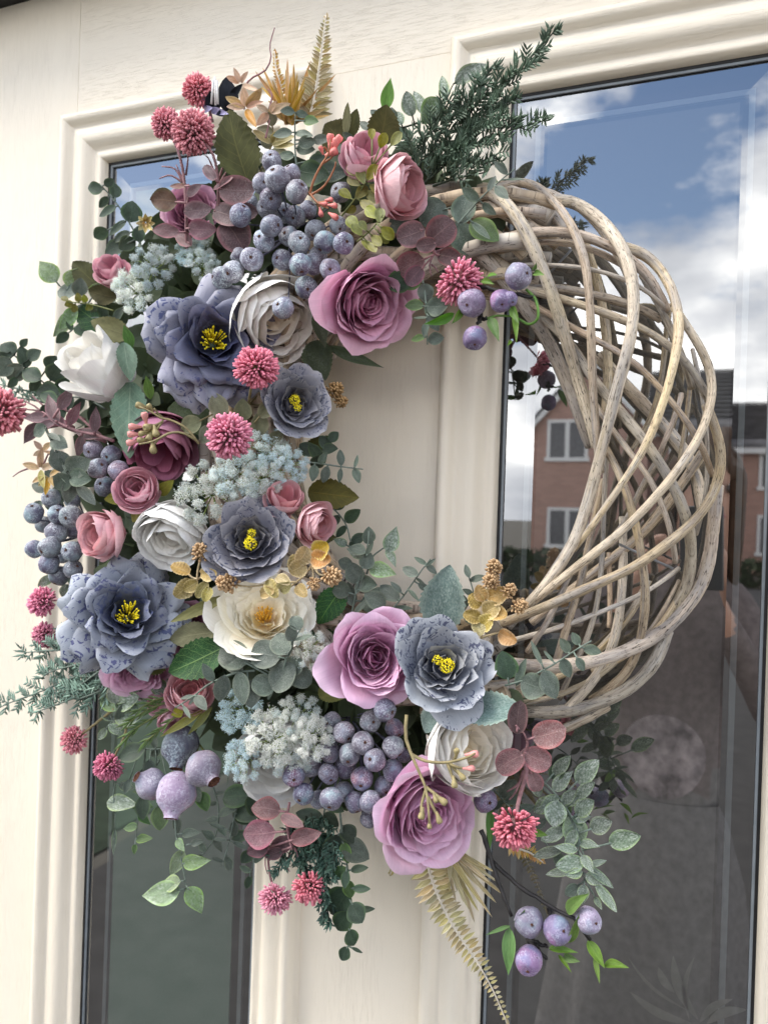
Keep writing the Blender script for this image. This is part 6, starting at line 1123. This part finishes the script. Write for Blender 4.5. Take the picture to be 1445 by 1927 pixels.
# ------------------------------------------------------------------ the photographer, mirrored faintly in the right pane
def photographer():
    V = {'pelvis': (-.02,-1.17,.90,.150,.11), 'belly': (-.02,-1.15,1.05,.140,.105), 'chest': (-.015,-1.14,1.24,.155,.105), 'upper': (-.01,-1.125,1.345,.11,.08), 'neck': (.02,-1.09,1.425,.052,.052), 'chin': (.045,-1.045,1.49,.062,.072), 'face': (.055,-1.045,1.56,.074,.092), 'crown': (.06,-1.06,1.635,.066,.076),
         'sl': (-.175,-1.13,1.335,.060,.060), 'el': (-.235,-.99,1.12,.045,.045), 'wl': (-.085,-.815,1.365,.027,.022), 'hl': (-.062,-.765,1.435,.034,.016),
         'sr': (.155,-1.13,1.335,.060,.060), 'er': (.235,-.99,1.10,.045,.045), 'wr': (.085,-.815,1.365,.027,.022), 'hr': (.062,-.765,1.435,.034,.016),
         'kl': (-.115,-1.16,.49,.062,.062), 'al': (-.12,-1.20,.09,.042,.042), 'tl': (-.13,-1.06,.035,.04,.028), 'kr': (.075,-1.16,.49,.062,.062), 'ar': (.08,-1.20,.09,.042,.042), 'tr': (.09,-1.06,.035,.04,.028)}
    E = [('pelvis','belly'),('belly','chest'),('chest','upper'),('upper','neck'),('neck','chin'),('chin','face'),('face','crown'),('upper','sl'),('sl','el'),('el','wl'),('wl','hl'),('upper','sr'),('sr','er'),('er','wr'),('wr','hr'),('pelvis','kl'),('kl','al'),('al','tl'),('pelvis','kr'),('kr','ar'),('ar','tr')]
    for s, h in ((-1, 'hl'), (1, 'hr')):
        hx, hy, hz = V[h][:3]
        for i in range(4):                                # four fingers folded behind the phone, each its own chain
            a, b = 'f%s%d' % (h, i), 'g%s%d' % (h, i); z = hz+.028-i*.019
            V[a] = (hx-s*.014, hy+.012+.002*i, z+.006, .0088, .0088); V[b] = (hx-s*(.036-.003*abs(i-1.5)), hy+.024, z+.008, .0078, .0078); E += [(h, a), (a, b)]
        V['t'+h] = (hx-s*.012, hy-.018, hz+.020, .0105, .0105); V['u'+h] = (hx-s*.030, hy-.020, hz+.040, .009, .009); E += [(h, 't'+h), ('t'+h, 'u'+h)]
    names = list(V); me = bpy.data.meshes.new('person'); me.from_pydata([V[k][:3] for k in names], [(names.index(a), names.index(b)) for a, b in E], [])
    o = bpy.data.objects.new('person', me); COL.objects.link(o)
    sk = o.modifiers.new('skin', 'SKIN'); sk.use_smooth_shade = True
    for i, k in enumerate(names): me.skin_vertices[0].data[i].radius = V[k][3:5]
    me.skin_vertices[0].data[names.index('pelvis')].use_root = True
    sb = o.modifiers.new('sub', 'SUBSURF'); sb.levels = 2; sb.render_levels = 2
    dg = bpy.context.evaluated_depsgraph_get(); new = bpy.data.meshes.new_from_object(o.evaluated_get(dg)); bpy.data.objects.remove(o)
    new.name = 'person'; new.materials.clear()
    for m in (flat('skin', (.50, .29, .21), .55, .4, .08, 30), flat('maroon_jumper', (.185, .155, .15), .9, .1, .25, 60), flat('dark_jeans', (.20, .19, .185), .9, .1, .2, 60), flat('dark_shoes', (.03, .03, .03), .6, .3, .2, 30)): new.materials.append(m)
    for p in new.polygons:
        c = p.center
        p.material_index = 3 if c.z < .075 else (2 if c.z < .93 else (0 if (c.z > 1.41 and abs(c.x) < .16 and c.y < -.96) or c.y > -.83 else 1))
        p.use_smooth = True
    for v in new.vertices:                                # nose, brow and eye sockets
        c = v.co
        if c.y > -.985 and 1.50 < c.z < 1.62 and abs(c.x-.055) < .06 and c.y < -.9:
            c.y += .022*math.exp(-((c.x-.055)/.011)**2-((c.z-1.548)/.016)**2)-.008*sum(math.exp(-((c.x-.055-s*.031)/.013)**2-((c.z-1.572)/.010)**2) for s in (-1, 1))
    pr = put('person', new); tag(pr, 'photographer in a dark maroon jumper holding up a phone, mirrored in the right pane', 'person')
    mb = MB(); n = 40; rows = [(.885, .15, .115), (.82, .185, .145), (.70, .215, .175), (.45, .25, .205), (.24, .275, .225)]; Vs = []
    for i, (z, ra, rb) in enumerate(rows):
        for j in range(n): a = 2*math.pi*j/n; k = 1+.035*i*math.sin(a*9+i*.3)*.6; Vs.append((-.02+ra*k*math.cos(a), -1.165+rb*k*math.sin(a), z))
    mb.add(Vs, [(i*n+j, i*n+(j+1) % n, (i+1)*n+(j+1) % n, (i+1)*n+j) for i in range(len(rows)-1) for j in range(n)])
    put('long_skirt', mb.mesh('long_skirt', new.materials[2]), pr)
    from mathutils.bvhtree import BVHTree
    bv = BVHTree.FromPolygons([v.co for v in new.vertices], [p.vertices for p in new.polygons])
    def cast(x, z): h = bv.ray_cast(Vector((x, -.5, z)), Vector((0, -1, 0))); return h[0].y if h[0] else None
    mb = MB(); Vv = []; n = 24; rings = 7; y00 = cast(-.03, .985) or -1.04
    for i in range(rings+1):
        for j in range(n):
            a = j/n*2*math.pi; q = .088*i/rings; x, z = -.03+q*math.cos(a), .985+q*math.sin(a)*1.05; y = cast(x, z); Vv.append((x, (y if y and abs(y-y00) < .08 else y00)+.003, z))
    mb.add(Vv, [(i*n+j, i*n+(j+1) % n, (i+1)*n+(j+1) % n, (i+1)*n+j) for i in range(rings) for j in range(n)])
    put('shirt_print', mb.mesh('shirt_print', flat('pale_shirt_print', (.30, .26, .265), .9, .1, .6, 30)), pr)
    mb = MB(); r = np.random.RandomState(2)               # shoulder length hair as locks
    for i in range(90):
        a = r.uniform(-1.25, 4.4); k = np.array([math.cos(a), -math.sin(a)*.9]); top = np.array([.058+k[0]*.03, -1.075+k[1]*.03, 1.70]); m1 = np.array([.058+k[0]*.088, -1.075+k[1]*.100, 1.62]); m2 = np.array([.055+k[0]*.098, -1.082+k[1]*.105, 1.52]); e_ = np.array([.05+k[0]*.105, -1.10+k[1]*.10, r.uniform(1.33, 1.42)])
        if math.sin(a) < -.35: m2[2] = 1.60; e_ = m2+np.array([.0, -.01, -.01])
        tube(mb, spline([top, m1, m2, e_], 9), np.array([.012, .02, .021, .021, .02, .019, .017, .013, .004]), 6)
    put('hair', mb.mesh('hair', flat('brown_hair', (.075, .042, .025), .6, .3, .4, 50)), pr)
    for s in (-1, 1):
        mb = MB(); blob(mb, np.array([.055+s*.031, -.968, 1.572]), .0115, (1, 1, 1), 10, 7); put('eye', mb.mesh('eye', flat('dark_eye', (.05, .035, .03), .2, .5, .1)), pr)
    mb = MB(); blob(mb, np.array([.055, -.963, 1.515]), .008, (1, 1, 1), 10, 6, np.array([1., 0, 0]), 2.8); put('mouth', mb.mesh('mouth', flat('lip', (.40, .15, .14), .5, .4, .1)), pr)
    M = frame(CAM-fw*.016, -fw, UP)                       # the phone the picture is taken with, just behind the lens
    mb = MB(); box(mb, (-.038, -.074, -.004), (.038, .074, .004)); ph = put('phone', mb.mesh('phone', flat('dark_phone', (.02, .02, .022), .35, .5, .1), False), None, M @ Matrix.Translation((.022, -.045, 0)))
    bvm = ph.modifiers.new('round', 'BEVEL'); bvm.width = .003; bvm.segments = 3
    tag(ph, 'dark phone held up by the mirrored photographer', 'phone')
    mb = MB(); box(mb, (-.035, -.071, .0042), (.035, .071, .0046)); put('screen', mb.mesh('screen', flat('phone_screen', (.05, .05, .055), .1, .6, .1), False), ph)
photographer()
